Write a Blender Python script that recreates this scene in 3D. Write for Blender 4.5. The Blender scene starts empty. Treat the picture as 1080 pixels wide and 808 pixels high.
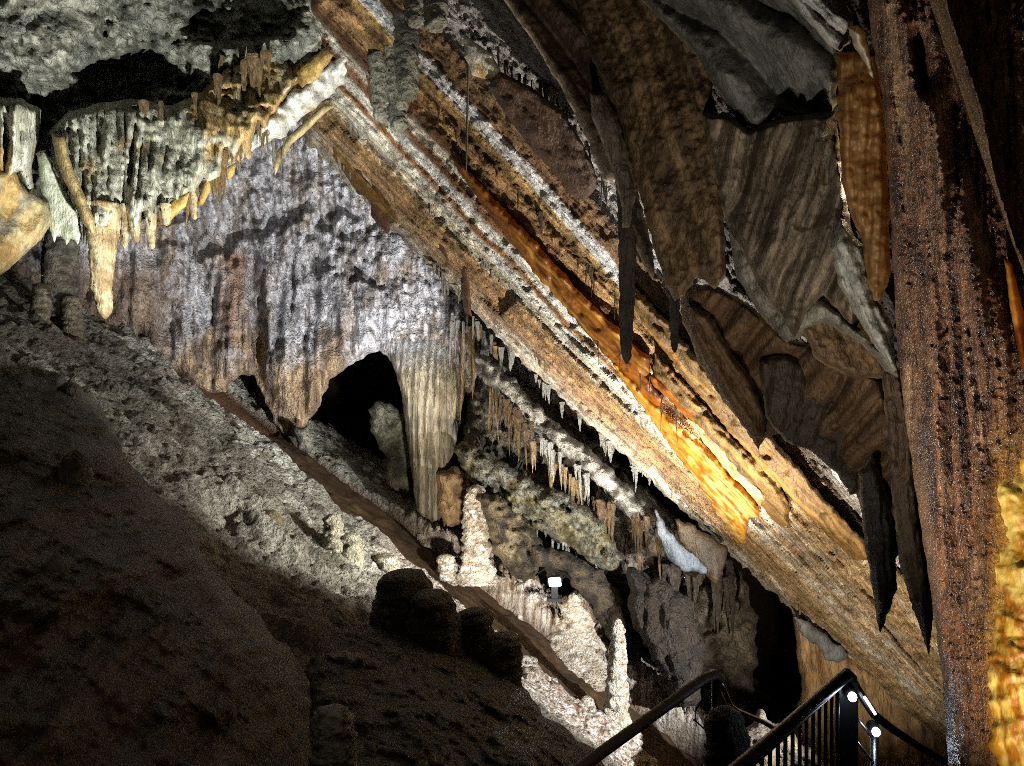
import bpy, math
import numpy as np

# ------------------------------------------------------------------ basics
F, CX, CY = 800.0, 540.0, 404.0
scn = bpy.context.scene
COL = scn.collection
rng = np.random.default_rng(11)
A = np.asarray

def P(u, v, d):
    u = A(u, float); v = A(v, float); d = A(d, float)
    return np.stack([(u - CX) / F * d, d + 0 * u, (CY - v) / F * d], -1)

def lin(h):
    c = [int(h[i:i + 2], 16) / 255 for i in (0, 2, 4)]
    return np.array([x / 12.92 if x <= .04045 else ((x + .055) / 1.055) ** 2.4 for x in c])

# ------------------------------------------------------------------ noise
_perm = rng.permutation(256); _perm = np.concatenate([_perm, _perm, _perm])
_g = rng.normal(size=(256, 3)); _g /= np.linalg.norm(_g, axis=1)[:, None]
def perlin(p):
    i = np.floor(p).astype(int); f = p - i; i &= 255
    w = f * f * f * (f * (f * 6 - 15) + 10)
    out = np.zeros(len(p))
    for dx in (0, 1):
        for dy in (0, 1):
            for dz in (0, 1):
                h = _perm[_perm[_perm[i[:, 0] + dx] + i[:, 1] + dy] + i[:, 2] + dz]
                g = _g[h]
                dot = g[:, 0] * (f[:, 0] - dx) + g[:, 1] * (f[:, 1] - dy) + g[:, 2] * (f[:, 2] - dz)
                wt = (w[:, 0] if dx else 1 - w[:, 0]) * (w[:, 1] if dy else 1 - w[:, 1]) * (w[:, 2] if dz else 1 - w[:, 2])
                out += dot * wt
    return out * 1.5
def fbm(p, o=4, gain=.5):
    s = np.zeros(len(p)); a = 1.0; k = 1.0
    for j in range(o):
        s += a * perlin(p * k + 17.3 * j); a *= gain; k *= 2.03
    return s
_jit = rng.random((256, 3))
def worley(p):
    i = np.floor(p).astype(int); f = p - i
    best = np.full(len(p), 9.0)
    for dx in (-1, 0, 1):
        for dy in (-1, 0, 1):
            for dz in (-1, 0, 1):
                c = (i + [dx, dy, dz]) & 255
                h = _perm[_perm[_perm[c[:, 0]] + c[:, 1]] + c[:, 2]]
                r = _jit[h] + [dx, dy, dz] - f
                best = np.minimum(best, (r * r).sum(1))
    return np.sqrt(best)
def smooth(a, b, x):
    t = np.clip((x - a) / (b - a), 0, 1); return t * t * (3 - 2 * t)
def knobs(p, s, a):
    w = p + .25 * s * np.stack([perlin(p / s + 3), perlin(p / s + 9), perlin(p / s + 21)], -1)
    return a * (1 - worley(w / s) ** 1.6) + .4 * a * (1 - worley(p / s * 2.3) ** 1.6)
def flutes(p, s, a, stretch=9, wig=.5):
    q = p + wig * s * np.stack([perlin(p / (s * 4)), perlin(p / (s * 4) + 7), 0 * p[:, 0]], -1)
    q = q / [s, s * 5, s * stretch]
    return a * (np.abs(perlin(q)) * 1.6 + np.abs(perlin(q * [2.1, 2.1, 1.6] + 5)) * .7)
def rough(p, s, a, o=4):
    return a * fbm(p / s, o, .55)
def pits(p, s, a):
    n = fbm(p / s, 3)
    return -a * smooth(.12, .5, n)
def palette(p, cols, s=(1, 1, 1), o=4, gain=.6, spread=1.5):
    s = list(s)
    if s[2] > 1.3 * s[0]: s[1] = max(s[1], 4 * s[2])   # drip streaks run straight down whatever the slope of the face
    cols = A([lin(c) for c in cols]); n = len(cols)
    t = np.clip(.5 + fbm(p / A(s, float), o, gain) * .5 * spread, 0, .9999) * (n - 1)
    k = t.astype(int); f = (t - k)[:, None]; f = f * f * (3 - 2 * f)
    return cols[k] * (1 - f) + cols[np.minimum(k + 1, n - 1)] * f
def blend(c1, c2, m):
    return c1 * (1 - m[:, None]) + c2 * m[:, None]

# ------------------------------------------------------------------ materials
def mat(name, rough_=.55, spec=.4, bump=.5, bdist=.03, scale=14., contrast=.5, transl=0., stretch=1., fine=4.5, tcol=None):
    m = bpy.data.materials.new(name); m.use_nodes = True
    nt = m.node_tree; N = nt.nodes; L = nt.links
    b = N['Principled BSDF']; out = N['Material Output']
    tc = N.new('ShaderNodeTexCoord'); mp = N.new('ShaderNodeMapping')
    L.new(tc.outputs['Object'], mp.inputs['Vector']); mp.inputs['Scale'].default_value = (1, 1, 1 / stretch)
    at = N.new('ShaderNodeAttribute'); at.attribute_name = 'mineral'
    n1 = N.new('ShaderNodeTexNoise'); n1.inputs['Scale'].default_value = scale; n1.inputs['Detail'].default_value = 8; n1.inputs['Roughness'].default_value = .68
    n2 = N.new('ShaderNodeTexNoise'); n2.inputs['Scale'].default_value = scale * fine; n2.inputs['Detail'].default_value = 4
    v = N.new('ShaderNodeTexVoronoi'); v.inputs['Scale'].default_value = scale * 1.7
    for n in (n1, n2, v): L.new(mp.outputs[0], n.inputs['Vector'])
    r = N.new('ShaderNodeMapRange'); r.inputs['From Min'].default_value = .3; r.inputs['From Max'].default_value = .7
    r.inputs['To Min'].default_value = 1 - contrast; r.inputs['To Max'].default_value = 1 + contrast
    L.new(n1.outputs['Fac'], r.inputs['Value'])
    mx = N.new('ShaderNodeVectorMath'); mx.operation = 'SCALE'
    L.new(at.outputs['Color'], mx.inputs[0]); L.new(r.outputs[0], mx.inputs['Scale'])
    L.new(mx.outputs[0], b.inputs['Base Color'])
    ad = N.new('ShaderNodeMath'); ad.operation = 'MULTIPLY_ADD'; ad.inputs[1].default_value = .35
    L.new(n2.outputs['Fac'], ad.inputs[0]); L.new(n1.outputs['Fac'], ad.inputs[2])
    ad2 = N.new('ShaderNodeMath'); ad2.operation = 'MULTIPLY_ADD'; ad2.inputs[1].default_value = -.35
    L.new(v.outputs['Distance'], ad2.inputs[0]); L.new(ad.outputs[0], ad2.inputs[2])
    bp = N.new('ShaderNodeBump'); bp.inputs['Strength'].default_value = bump; bp.inputs['Distance'].default_value = bdist
    L.new(ad2.outputs[0], bp.inputs['Height']); L.new(bp.outputs[0], b.inputs['Normal'])
    rr = N.new('ShaderNodeMapRange'); rr.inputs['To Min'].default_value = rough_ - .18; rr.inputs['To Max'].default_value = rough_ + .2
    L.new(n2.outputs['Fac'], rr.inputs['Value']); L.new(rr.outputs[0], b.inputs['Roughness'])
    b.inputs['Specular IOR Level'].default_value = spec
    if transl > 0:
        t = N.new('ShaderNodeBsdfTranslucent'); s = N.new('ShaderNodeMixShader'); s.inputs[0].default_value = transl
        L.new(mx.outputs[0], t.inputs['Color']); L.new(b.outputs[0], s.inputs[1]); L.new(t.outputs[0], s.inputs[2])
        if tcol is not None:
            mm = N.new('ShaderNodeMix'); mm.data_type = 'RGBA'; mm.inputs[0].default_value = .4
            L.new(mx.outputs[0], mm.inputs[6]); mm.inputs[7].default_value = (*lin(tcol), 1)
            L.new(mm.outputs[2], t.inputs['Color'])
        L.new(s.outputs[0], out.inputs['Surface'])
    return m

M = {
    'wall': mat('limestone_wall', .6, .35, 1., .12, 11, .55),
    'flow': mat('flowstone', .5, .45, .9, .06, 15, .45, stretch=4),
    'ceil': mat('bedded_ceiling', .6, .3, 1., .07, 13, .5),
    'floor': mat('calcite_floor', .6, .4, 1., .09, 13, .55),
    'path': mat('packed_earth', .85, .15, .5, .02, 16, .3),
    'knob': mat('knobby_rock', .6, .4, 1., .10, 11, .55),
    'wet': mat('wet_column', .28, .8, 1., .02, 60, .55, stretch=1.6),
    'drape': mat('drapery_stone', .5, .45, .9, .02, 26, .45, transl=.12, stretch=2),
    'glow': mat('translucent_calcite', .4, .5, .4, .012, 22, .3, transl=.55, stretch=2, tcol='cc8630'),
    'coral': mat('coral_calcite', .6, .35, 1., .09, 16, .45),
}
M['gold_glow'] = mat('glow_tinted_flowstone', .4, .5, .5, .01, 30, .25, transl=.2, stretch=2)  # yellow base colour carries the golden backlight
def plain(name, col, rough_=.4, metal=0., emit=0., scale=60, bump=.1):
    m = bpy.data.materials.new(name); m.use_nodes = True
    nt = m.node_tree; N = nt.nodes; b = N['Principled BSDF']
    b.inputs['Base Color'].default_value = (*lin(col), 1); b.inputs['Roughness'].default_value = rough_; b.inputs['Metallic'].default_value = metal
    n = N.new('ShaderNodeTexNoise'); n.inputs['Scale'].default_value = scale
    bp = N.new('ShaderNodeBump'); bp.inputs['Strength'].default_value = bump; bp.inputs['Distance'].default_value = .002
    nt.links.new(n.outputs['Fac'], bp.inputs['Height']); nt.links.new(bp.outputs[0], b.inputs['Normal'])
    mr = N.new('ShaderNodeMapRange'); mr.inputs['To Min'].default_value = rough_ * .7; mr.inputs['To Max'].default_value = min(1, rough_ * 1.4)
    nt.links.new(n.outputs['Fac'], mr.inputs['Value']); nt.links.new(mr.outputs[0], b.inputs['Roughness'])
    if emit:
        b.inputs['Emission Color'].default_value = (*lin(col), 1); b.inputs['Emission Strength'].default_value = emit
    return m

# ------------------------------------------------------------------ objects
def tag(o, label=None, cat=None, group=None, kind=None):
    if label: o['label'] = label
    if cat: o['category'] = cat
    if group: o['group'] = group
    if kind: o['kind'] = kind
    return o
def mesh_obj(name, verts, quads, material, cols=None, parent=None, tris=None, flat=False):
    me = bpy.data.meshes.new(name)
    quads = A(quads, np.int32).reshape(-1, 4); nq = len(quads)
    tr = A(tris, np.int32).reshape(-1, 3) if tris is not None and len(tris) else np.zeros((0, 3), np.int32)
    me.vertices.add(len(verts)); me.vertices.foreach_set('co', A(verts, np.float32).ravel())
    loops = np.concatenate([quads.ravel(), tr.ravel()])
    me.loops.add(len(loops)); me.loops.foreach_set('vertex_index', loops)
    me.polygons.add(nq + len(tr))
    st = np.concatenate([np.arange(nq) * 4, nq * 4 + np.arange(len(tr)) * 3]).astype(np.int32)
    me.polygons.foreach_set('loop_start', st)
    me.update(calc_edges=True)
    me.polygons.foreach_set('use_smooth', np.full(nq + len(tr), not flat))
    if cols is not None:
        at = me.color_attributes.new('mineral', 'FLOAT_COLOR', 'POINT')
        at.data.foreach_set('color', np.concatenate([cols, np.ones((len(cols), 1))], 1).astype(np.float32).ravel())
    me.materials.append(material)
    me.validate()
    o = bpy.data.objects.new(name, me); COL.objects.link(o)
    if parent: o.parent = parent
    return o

def depth_fn(ctrl):
    if not isinstance(ctrl, (list, tuple)): return lambda u, v: np.full(len(u), float(ctrl))
    c = A(ctrl, float); y = 1 / c[:, 2]; xy = c[:, :2] / 400
    n = len(c)
    if n <= 3:
        B = np.c_[xy, np.ones(n)]; k = np.linalg.lstsq(B, y, rcond=None)[0]
        return lambda u, v: 1 / np.clip(k[0] * u / 400 + k[1] * v / 400 + k[2], .02, 2)
    D = np.linalg.norm(xy[:, None] - xy[None], axis=2)
    Mx = np.zeros((n + 3, n + 3)); Mx[:n, :n] = D - .02 * np.eye(n); Mx[:n, n:] = np.c_[xy, np.ones(n)]; Mx[n:, :n] = Mx[:n, n:].T
    w = np.linalg.solve(Mx, np.r_[y, 0, 0, 0])
    def f(u, v):
        q = np.c_[u, v] / 400
        D = np.linalg.norm(q[:, None] - xy[None], axis=2)
        return 1 / np.clip(D @ w[:n] + np.c_[q, np.ones(len(q))] @ w[n:], .02, 2)
    return f

def densify(poly, step, jag, seed, js=14.):
    p = A(poly, float); out = []
    for a, b in zip(p, np.roll(p, -1, 0)):
        n = max(1, int(np.hypot(*(b - a)) / step))
        out.append(a + (b - a) * (np.arange(n) / n)[:, None])
    q = np.concatenate(out)
    if jag:
        t = np.roll(q, -1, 0) - np.roll(q, 1, 0); nrm = np.c_[-t[:, 1], t[:, 0]] / (np.linalg.norm(t, axis=1)[:, None] + 1e-6)
        s = np.c_[q / js, np.full(len(q), seed * 3.7)]
        q = q + nrm * (jag * fbm(s, 3, .6))[:, None]
    return q
def poly_inside_dist(poly, u, v):
    ax, ay = poly[:, 0], poly[:, 1]; bx, by = np.roll(ax, -1), np.roll(ay, -1)
    ins = np.zeros(len(u), bool); dist = np.zeros(len(u)); nx = np.zeros(len(u)); ny = np.zeros(len(u))
    for s in range(0, len(u), 4000):
        U = u[s:s + 4000, None]; V = v[s:s + 4000, None]
        cond = (ay > V) != (by > V)
        with np.errstate(divide='ignore', invalid='ignore'):
            xi = ax + (V - ay) * (bx - ax) / (by - ay)
        ins[s:s + 4000] = (np.sum(cond & (U < xi), 1) % 2) == 1
        ex, ey = bx - ax, by - ay; l2 = ex * ex + ey * ey + 1e-9
        t = np.clip(((U - ax) * ex + (V - ay) * ey) / l2, 0, 1)
        qx, qy = ax + t * ex, ay + t * ey
        d2 = (U - qx) ** 2 + (V - qy) ** 2; k = d2.argmin(1); r = np.arange(len(k))
        dist[s:s + 4000] = np.sqrt(d2[r, k]); nx[s:s + 4000] = qx[r, k]; ny[s:s + 4000] = qy[r, k]
    return ins, dist, nx, ny

_seed = [0]
def pillow(name, poly, depth, material, col, relief=None, sp=2.5, R=18., bulge=.15, back=.3, jag=2., parent=None, js=14., holes=(), edge=None):
    """A closed rock body: its outline stands at its own distance, its face bulges forward, its back bulges away."""
    _seed[0] += 1
    pl = densify(poly, max(sp * 1.5, 3), jag, _seed[0], js)
    lo = pl.min(0) - sp; hi = pl.max(0) + sp
    us = np.arange(lo[0], hi[0] + sp, sp); vs = np.arange(lo[1], hi[1] + sp, sp)
    U, V = np.meshgrid(us, vs); sh = U.shape; u = U.ravel(); v = V.ravel()
    ins, dist, nx, ny = poly_inside_dist(pl, u, v)
    for h in holes:
        hp = densify(h, max(sp * 1.5, 3), jag, _seed[0] + .5, js)
        i2, d2, x2, y2 = poly_inside_dist(hp, u, v)
        ins &= ~i2; m = d2 < dist; dist = np.where(m, d2, dist); nx = np.where(m, x2, nx); ny = np.where(m, y2, ny)
    idx = np.arange(len(u)).reshape(sh)
    q = np.stack([idx[:-1, :-1], idx[1:, :-1], idx[1:, 1:], idx[:-1, 1:]], -1).reshape(-1, 4)
    q = q[ins[q].any(1)]
    used = np.unique(q); remap = np.full(len(u), -1); remap[used] = np.arange(len(used))
    q = remap[q]; u, v, ins, dist, nx, ny = (a[used] for a in (u, v, ins, dist, nx, ny))
    u = np.where(ins, u, nx); v = np.where(ins, v, ny); dist = np.where(ins, dist, 0)
    d0 = depth_fn(depth)(u, v); p0 = P(u, v, d0)
    x = np.clip(dist / R, 0, 1); prof = np.sqrt(1 - (1 - x) ** 2)
    rl = relief(p0, u, v) if relief is not None else 0
    df = d0 - bulge * prof - rl * np.clip(dist / 6, .0, 1)
    front = P(u, v, np.maximum(df, .3))
    c = col(p0, u, v)
    if edge is not None:
        n_ = fbm(p0 / .12, 3)
        c = blend(c, np.tile(lin(edge[0]), (len(u), 1)), smooth(edge[1], 0, dist) * smooth(-.5, .3, n_) * .9)
    bi = np.where(ins)[0]; bmap = np.arange(len(u)); bmap[bi] = len(u) + np.arange(len(bi))
    backv = P(u[bi], v[bi], d0[bi] + back * prof[bi] + .01)
    q2 = bmap[q][:, ::-1]
    return mesh_obj(name, np.concatenate([front, backv]), np.concatenate([q, q2]), material, np.concatenate([c, c[bi]]), parent)

def ring_mesh(prof, seg, bumps=None, cap=True):
    """prof: list of (z, r, ox, oy); rings closed by a point at each end."""
    prof = A(prof, float); n = len(prof); a = np.arange(seg) / seg * 2 * np.pi
    z = np.repeat(prof[:, 0], seg); r = np.repeat(prof[:, 1], seg); th = np.tile(a, n)
    x = r * np.cos(th) + np.repeat(prof[:, 2], seg); y = r * np.sin(th) + np.repeat(prof[:, 3], seg)
    v = np.stack([x, y, z], -1)
    i = np.arange(n * seg).reshape(n, seg); j = np.roll(i, -1, 1)
    q = np.stack([i[:-1], j[:-1], j[1:], i[1:]], -1).reshape(-1, 4)
    v = np.concatenate([v, [[prof[0, 2], prof[0, 3], prof[0, 0]], [prof[-1, 2], prof[-1, 3], prof[-1, 0]]]])
    t = np.concatenate([np.stack([j[0], i[0], np.full(seg, n * seg)], -1), np.stack([i[-1], j[-1], np.full(seg, n * seg + 1)], -1)])
    nrm = np.stack([np.cos(th), np.sin(th), 0 * th], -1); nrm = np.concatenate([nrm, [[0, 0, 0], [0, 0, 0]]])
    return v, q, t, nrm

def spire(name, u, v0, v1, d, r0, r1, cols, material, lump=.02, ls=.12, power=1., bend=0., seg=20, n=46, flut=0., parent=None, foot=0.):
    """A stalagmite or stalactite between photo heights v0 (root) and v1 (tip), root radius r0 px, tip radius r1 px."""
    b = P(u, v0, d); t = P(u + bend, v1, d); L = t - b; k = d / F
    T = np.linspace(0, 1, n); pr = []
    for s in T:
        r = (r0 * (1 - s) ** power + r1 * (1 - (1 - s) ** power)) * k
        r += foot * k * math.exp(-s * 9)
        if s > .88: r *= math.sqrt(max(.02, 1 - ((s - .88) / .12) ** 2))
        w = .12 * r0 * k
        pr.append((L[2] * s, r, L[0] * s + w * math.sin(5 * s + u), w * math.cos(4 * s + v0)))
    vt, q, tr, nr = ring_mesh(pr, seg)
    vw = vt + b
    off = knobs(vw, ls, lump) + knobs(vw + 3, ls * .45, lump * .6) + rough(vw, ls * .5, lump * .5)
    if flut: off += flutes(vw, r0 * k * .35, flut, 14)
    rl_ = np.r_[np.repeat([q_[1] for q_ in pr], seg), 0, 0]
    off *= np.clip(rl_ / (1.1 * lump + 1e-6), .08, 1)
    vt = vt + nr * off[:, None]
    c = cols(vw, None, None)
    o = mesh_obj(name, vt, q, material, c, parent, tr)
    o.location = b
    return o

def tube(name, pts, r, material, parent=None, seg=10):
    pts = A(pts, float); n = len(pts); vs = []
    for i in range(n):
        t = pts[min(i + 1, n - 1)] - pts[max(i - 1, 0)]; t /= np.linalg.norm(t)
        up = A([0, 0, 1.]) if abs(t[2]) < .95 else A([1., 0, 0])
        s = np.cross(t, up); s /= np.linalg.norm(s); w = np.cross(s, t)
        for a in np.arange(seg) / seg * 2 * np.pi: vs.append(pts[i] + r * (math.cos(a) * s + math.sin(a) * w))
    i = np.arange(n * seg).reshape(n, seg); j = np.roll(i, -1, 1)
    q = np.stack([i[:-1], j[:-1], j[1:], i[1:]], -1).reshape(-1, 4)
    vs += [pts[0], pts[-1]]
    t = np.concatenate([np.stack([j[0], i[0], np.full(seg, n * seg)], -1), np.stack([i[-1], j[-1], np.full(seg, n * seg + 1)], -1)])
    return mesh_obj(name, vs, q, material, None, parent, t)
def boxm(name, c, ex, ey, ez, material, parent=None, bev=.12):
    """A bevelled box: centre, three half-edge vectors."""
    c, ex, ey, ez = (A(a, float) for a in (c, ex, ey, ez))
    import bmesh
    bm = bmesh.new(); bmesh.ops.create_cube(bm, size=2)
    for vv in bm.verts: vv.co = c + ex * vv.co.x + ey * vv.co.y + ez * vv.co.z
    w = min(np.linalg.norm(ex), np.linalg.norm(ey), np.linalg.norm(ez)) * 2 * bev
    bmesh.ops.bevel(bm, geom=bm.edges[:], offset=w, segments=2, affect='EDGES')
    me = bpy.data.meshes.new(name); bm.to_mesh(me); bm.free(); me.materials.append(material)
    o = bpy.data.objects.new(name, me); COL.objects.link(o)
    if parent: o.parent = parent
    return o
def empty(name, loc):
    o = bpy.data.objects.new(name, None); COL.objects.link(o); o.location = loc
    return o

def cf(cols, s=(.5, .5, .5), o=4, spread=1.5):
    return lambda p, u, v: palette(p, cols, s, o, .6, spread)

# ================================================================== FLOOR
def floor_z(x): return -3.6 - .6 * x
PC = lambda x: 11.05 - .6 * x
PW = .76
def build_floor():
    xs = np.arange(-10.5, 5.5, .027); ys = np.r_[np.arange(2.0, 7.5, .08), np.arange(7.5, 17, .034)]
    X, Y = np.meshgrid(xs, ys); sh = X.shape; x = X.ravel(); y = Y.ravel()
    z = floor_z(x); p = np.stack([x, y, z], -1)
    wob = .18 * perlin(np.stack([x * .7, y * 0, x * 0], -1))
    t = (y - PC(x) - wob) / PW
    near = smooth(1.0, 1.15, np.abs(t))
    rub = smooth(1.0, 1.2, np.abs(t)) * (1 - smooth(1.9, 3.4, np.abs(t))) * smooth(-2.6, -.9, x)
    h = rough(p, 1.1, .14) + knobs(p, .32, .07) * (1 - rub * .2)
    # down-slope runnels of the flowstone slope
    q = np.stack([(y * .9 + x * .15) / .22, x * .25, z * 0], -1)
    h += (.15 * np.abs(perlin(q)) + .07 * np.abs(perlin(q * [2.7, 2, 1] + 6)) + .10 * fbm(q * [.4, .8, 1], 2)) * (1 - rub)
    h += rub * (knobs(p, .20, .17) + knobs(p + 5, .10, .11) + rough(p, .05, .03)) * np.where(t < 0, .35, 1.5) - .07 * rub * (t < 0)
    h += (1 - rub) * (knobs(p + 2, .13, .05) + rough(p, .07, .022))
    h += .55 * smooth(1.1, 3.0, t) * smooth(3.6, 2.4, x) * smooth(-1.2, .3, x) * (0.5 + fbm(p * 1.1, 2))
    h = h * near - .10 * (1 - near)
    z = z + h
    c1 = palette(p, ['5e594c', '8a8678', '7c776a', 'a9a698', '6c6656'], (.8, .8, .8), 5)
    c2 = palette(p, ['7c634c', 'cfc4b4', '94785c', 'e4ddd2', '5c3c26', 'c8bcaa', '6c482e'], (.16, .16, .16), 4)
    c3 = palette(p, ['5a3c26', '6c4a30'], (.5, .5, .5))
    c1 = blend(c1, palette(p, ['32281c', '463a2a', '2a2118'], (.8, .8, .8)), smooth(8.6, 6.8, y - .5 * (x + 2)) * .8)  # shade of the near left corner painted in as darker floor brown
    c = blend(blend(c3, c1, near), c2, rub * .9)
    i = np.arange(len(x)).reshape(sh)
    quads = np.stack([i[:-1, :-1], i[:-1, 1:], i[1:, 1:], i[1:, :-1]], -1).reshape(-1, 4)
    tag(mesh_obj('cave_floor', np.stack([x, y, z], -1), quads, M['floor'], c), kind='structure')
    # path
    xs = np.arange(-4.4, 3.6, .05); ts = np.linspace(-1.12, 1.12, 24)
    X, T = np.meshgrid(xs, ts); sh = X.shape; x = X.ravel(); t = T.ravel()
    wob = .18 * perlin(np.stack([x * .7, x * 0, x * 0], -1)); y = PC(x) + wob + t * PW
    p = np.stack([x, y, floor_z(x)], -1)
    z = floor_z(x) + .0 + rough(p, .7, .05) + rough(p, .12, .02) + .035 * smooth(.3, .6, perlin(p / .16)) - .03 * (1 - t * t) - .10 * smooth(1.02, 1.12, np.abs(t))
    c = palette(p, ['2e2318', '463524', '3a2c1c', '54402a'], (.6, .3, .6))
    i = np.arange(len(x)).reshape(sh)
    quads = np.stack([i[:-1, :-1], i[:-1, 1:], i[1:, 1:], i[1:, :-1]], -1).reshape(-1, 4)
    tag(mesh_obj('dirt_path', np.stack([x, y, z], -1), quads, M['path'], c), kind='structure')
build_floor()

def on_floor(u, v):
    dx, dz = (u - CX) / F, (CY - v) / F
    return -3.6 / (dz + .6 * dx)

# ================================================================== BACK WALL
def wall_relief(p, u, v):
    up = smooth(330, 250, v - .25 * (u - 300))
    r = flutes(p, .55, .30, 9) * (1 - .6 * up) + flutes(p, .17, .10, 14) * (1 - .75 * up)
    r += knobs(p, .16, .07) * (.1 + up) + rough(p, .12, .07) * (.3 + .9 * up) + rough(p, 1.6, .35)
    r += pits(p, .8, .26) * up + pits(p, .22, .11) * (.3 + .7 * up)
    r += -.5 * smooth(16, 0, np.abs(u - 268 - .05 * (v - 300))) * smooth(230, 300, v)
    r += -.5 * smooth(13, 0, np.abs(v - 235 - 12 * np.sin(u / 30) + .15 * (u - 300) + 16 * fbm(np.c_[u / 22, v / 40, 0 * u], 3)) - 3 * fbm(np.c_[u / 9, v / 9, 0 * u], 2)) * smooth(150, 200, u) * smooth(390, 350, u)
    return r
def wall_col(p, u, v):
    white = palette(p, ['7e7a7a', 'cac8cc', 'a6a2a4', 'e2e0e4', '948c86', '6c6460', 'bab7bc'], (.22, .22, 1.1), 5)
    tan = palette(p, ['6e5844', '94795c', 'b39a7a', '64503e', '88766a'], (.2, .2, 1.8), 4)
    pink = palette(p, ['9c7c68', 'ae907c', '8c7264'], (.3, .3, 1.5))
    n = fbm(p / [.7, .7, 1.3], 4)
    lowr = smooth(340, 420, v + 26 * n - .10 * (u - 330))
    c = blend(white, tan, np.clip(lowr + .45 * smooth(.1, .6, n), 0, 1))
    pm = smooth(18, -8, np.abs(u - 247 + 14 * n) - 10) * smooth(255, 275, v) * smooth(372, 340, v + .6 * np.abs(u - 247))
    c = blend(c, pink, pm)
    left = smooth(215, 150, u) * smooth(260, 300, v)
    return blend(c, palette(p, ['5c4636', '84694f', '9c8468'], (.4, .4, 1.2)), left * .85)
wall_poly = [(20, 90), (330, 60), (460, 150), (600, 300), (640, 470), (600, 480), (540, 455), (500, 425), (455, 400), (425, 385),
             (412, 380), (400, 370), (378, 381), (362, 390), (346, 402), (337, 428), (320, 450), (309, 462), (300, 458), (287, 444), (277, 412), (268, 394), (256, 396), (244, 406),
             (238, 414), (222, 416), (195, 402), (150, 374), (112, 350), (80, 345), (-60, 380), (-140, 300), (-100, 100)]
tag(pillow('cave_wall', wall_poly, [(0, 330, 14.2), (100, 330, 14.6), (235, 400, 15.0), (300, 440, 14.3), (420, 370, 14.2), (600, 450, 13.8), (330, 80, 14.5), (60, 100, 14.0), (250, 250, 15.6), (560, 300, 14)],
    M['wall'], wall_col, wall_relief, 2.0, 22, .35, 1.0, 3.2), kind='structure')

# far rock seen through the openings and enclosing shell
def shell():
    n, m = 90, 60
    th = np.linspace(0, 2 * np.pi, n, endpoint=False); ph = np.linspace(-np.pi / 2, np.pi / 2, m)
    T, Q = np.meshgrid(th, ph); T = T.ravel(); Q = Q.ravel()
    d = np.stack([np.cos(T) * np.cos(Q), np.sin(T) * np.cos(Q), np.sin(Q)], -1)
    p = d * [17, 17, 13] + [0, 6, -1]
    p = p + d * (rough(p, 4, 1.2) + rough(p, .9, .3))[:, None]
    i = np.arange(n * m).reshape(m, n); j = np.roll(i, -1, 1)
    q = np.stack([i[:-1], i[1:], j[1:], j[:-1]], -1).reshape(-1, 4)
    tag(mesh_obj('cavern_shell', p, q, M['wall'], palette(p, ['3a2f26', '5a4a3a'], (2, 2, 2))), kind='structure')
shell()

ROCKC = ['4e4438', '7c7060', '968a78', '5f5343', 'b0a794']
def rock(name, poly, depth, label, cols=ROCKC, m='knob', k=(.3, .09), fl=0., sp=2.0, R=14, bulge=.2, back=.4, jag=5, cat='rock', s=(.5, .5, .6), fs=.22, rg=.05, group=None, holes=(), kind=None):
    def rel(p, u, v):
        r = knobs(p, k[0], k[1]) + knobs(p + 7, k[0] * .4, k[1] * .5) + rough(p, k[0] * .5, rg) + rough(p, 1., rg * 1.5) + pits(p, k[0] * 1.6, k[1] * 1.2)
        if fl: r = r + flutes(p, fs, fl, 9)
        return r
    return tag(pillow(name, poly, depth, M[m], cf(cols, s), rel, sp, R, bulge, back, jag, holes=holes), label, cat, group, kind)

# ================================================================== SLANTED CEILING
L0u = A([300, 325, 400, 500, 600, 700, 800, 900, 1000, 1150.]); L0v = A([122, 150, 228, 330, 428, 520, 612, 706, 800, 940.])
L1u = A([300, 440, 540, 640, 740, 840, 940, 1000, 1150.]); L1v = A([-155, 0, 110, 225, 345, 465, 590, 672, 860.])
def qcoord(u, v):
    a = np.interp(u, L0u, L0v); b = np.interp(u, L1u, L1v)
    return (a - v) / (a - b)
QT = [  # q, height m, colour
    (-.3, .0, '7a6a55'), (-.05, .0, '8b7c66'), (.02, .10, 'b4a58c'), (.05, .02, '9c7f5c'), (.12, .06, 'a37d52'), (.20, .12, '93703f'), (.25, .05, 'c8b697'),
    (.29, .18, 'd8cdba'), (.32, .02, 'e0d6c4'), (.335, .10, '8c5c28'), (.36, .13, '80501f'), (.365, .0, 'd6cab4'), (.41, .10, 'e2dccf'), (.425, .05, '7a4c20'), (.46, .20, '7c4a1c'),
    (.47, .0, 'c8b8a0'), (.50, .05, 'cdbfab'), (.51, .10, '60401f'), (.57, .26, '553618'), (.58, .03, '8a6a40'), (.62, .1, 'a07848'), (.66, .16, '8d6837'),
    (.67, .0, '4e3a22'), (.70, .05, '8f6e3c'), (.74, .16, 'ac8748'), (.755, .06, 'd7d4cf'), (.80, .14, 'e4e2de'), (.825, .15, 'd8d5d0'), (.835, .02, '6b4d2c'), (.90, .12, '7d5d38'), (.98, .20, '6a4c2e'),
    (1.0, .0, '8f8a88'), (1.08, .08, 'a8a4a6'), (1.2, .05, '88827e'), (1.4, .2, '6c655f'), (1.7, .2, '5a5450'), (2.6, .3, '4c4540')]
_q = A([t[0] for t in QT]); _h = A([t[1] * (.55 if t[0] > .48 else 1) for t in QT]); _c = A([lin(t[2]) for t in QT])
ceil_ctrl = [(330, 140, 11.5), (1000, 790, 10.2), (700, 100, 6.6)]
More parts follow.
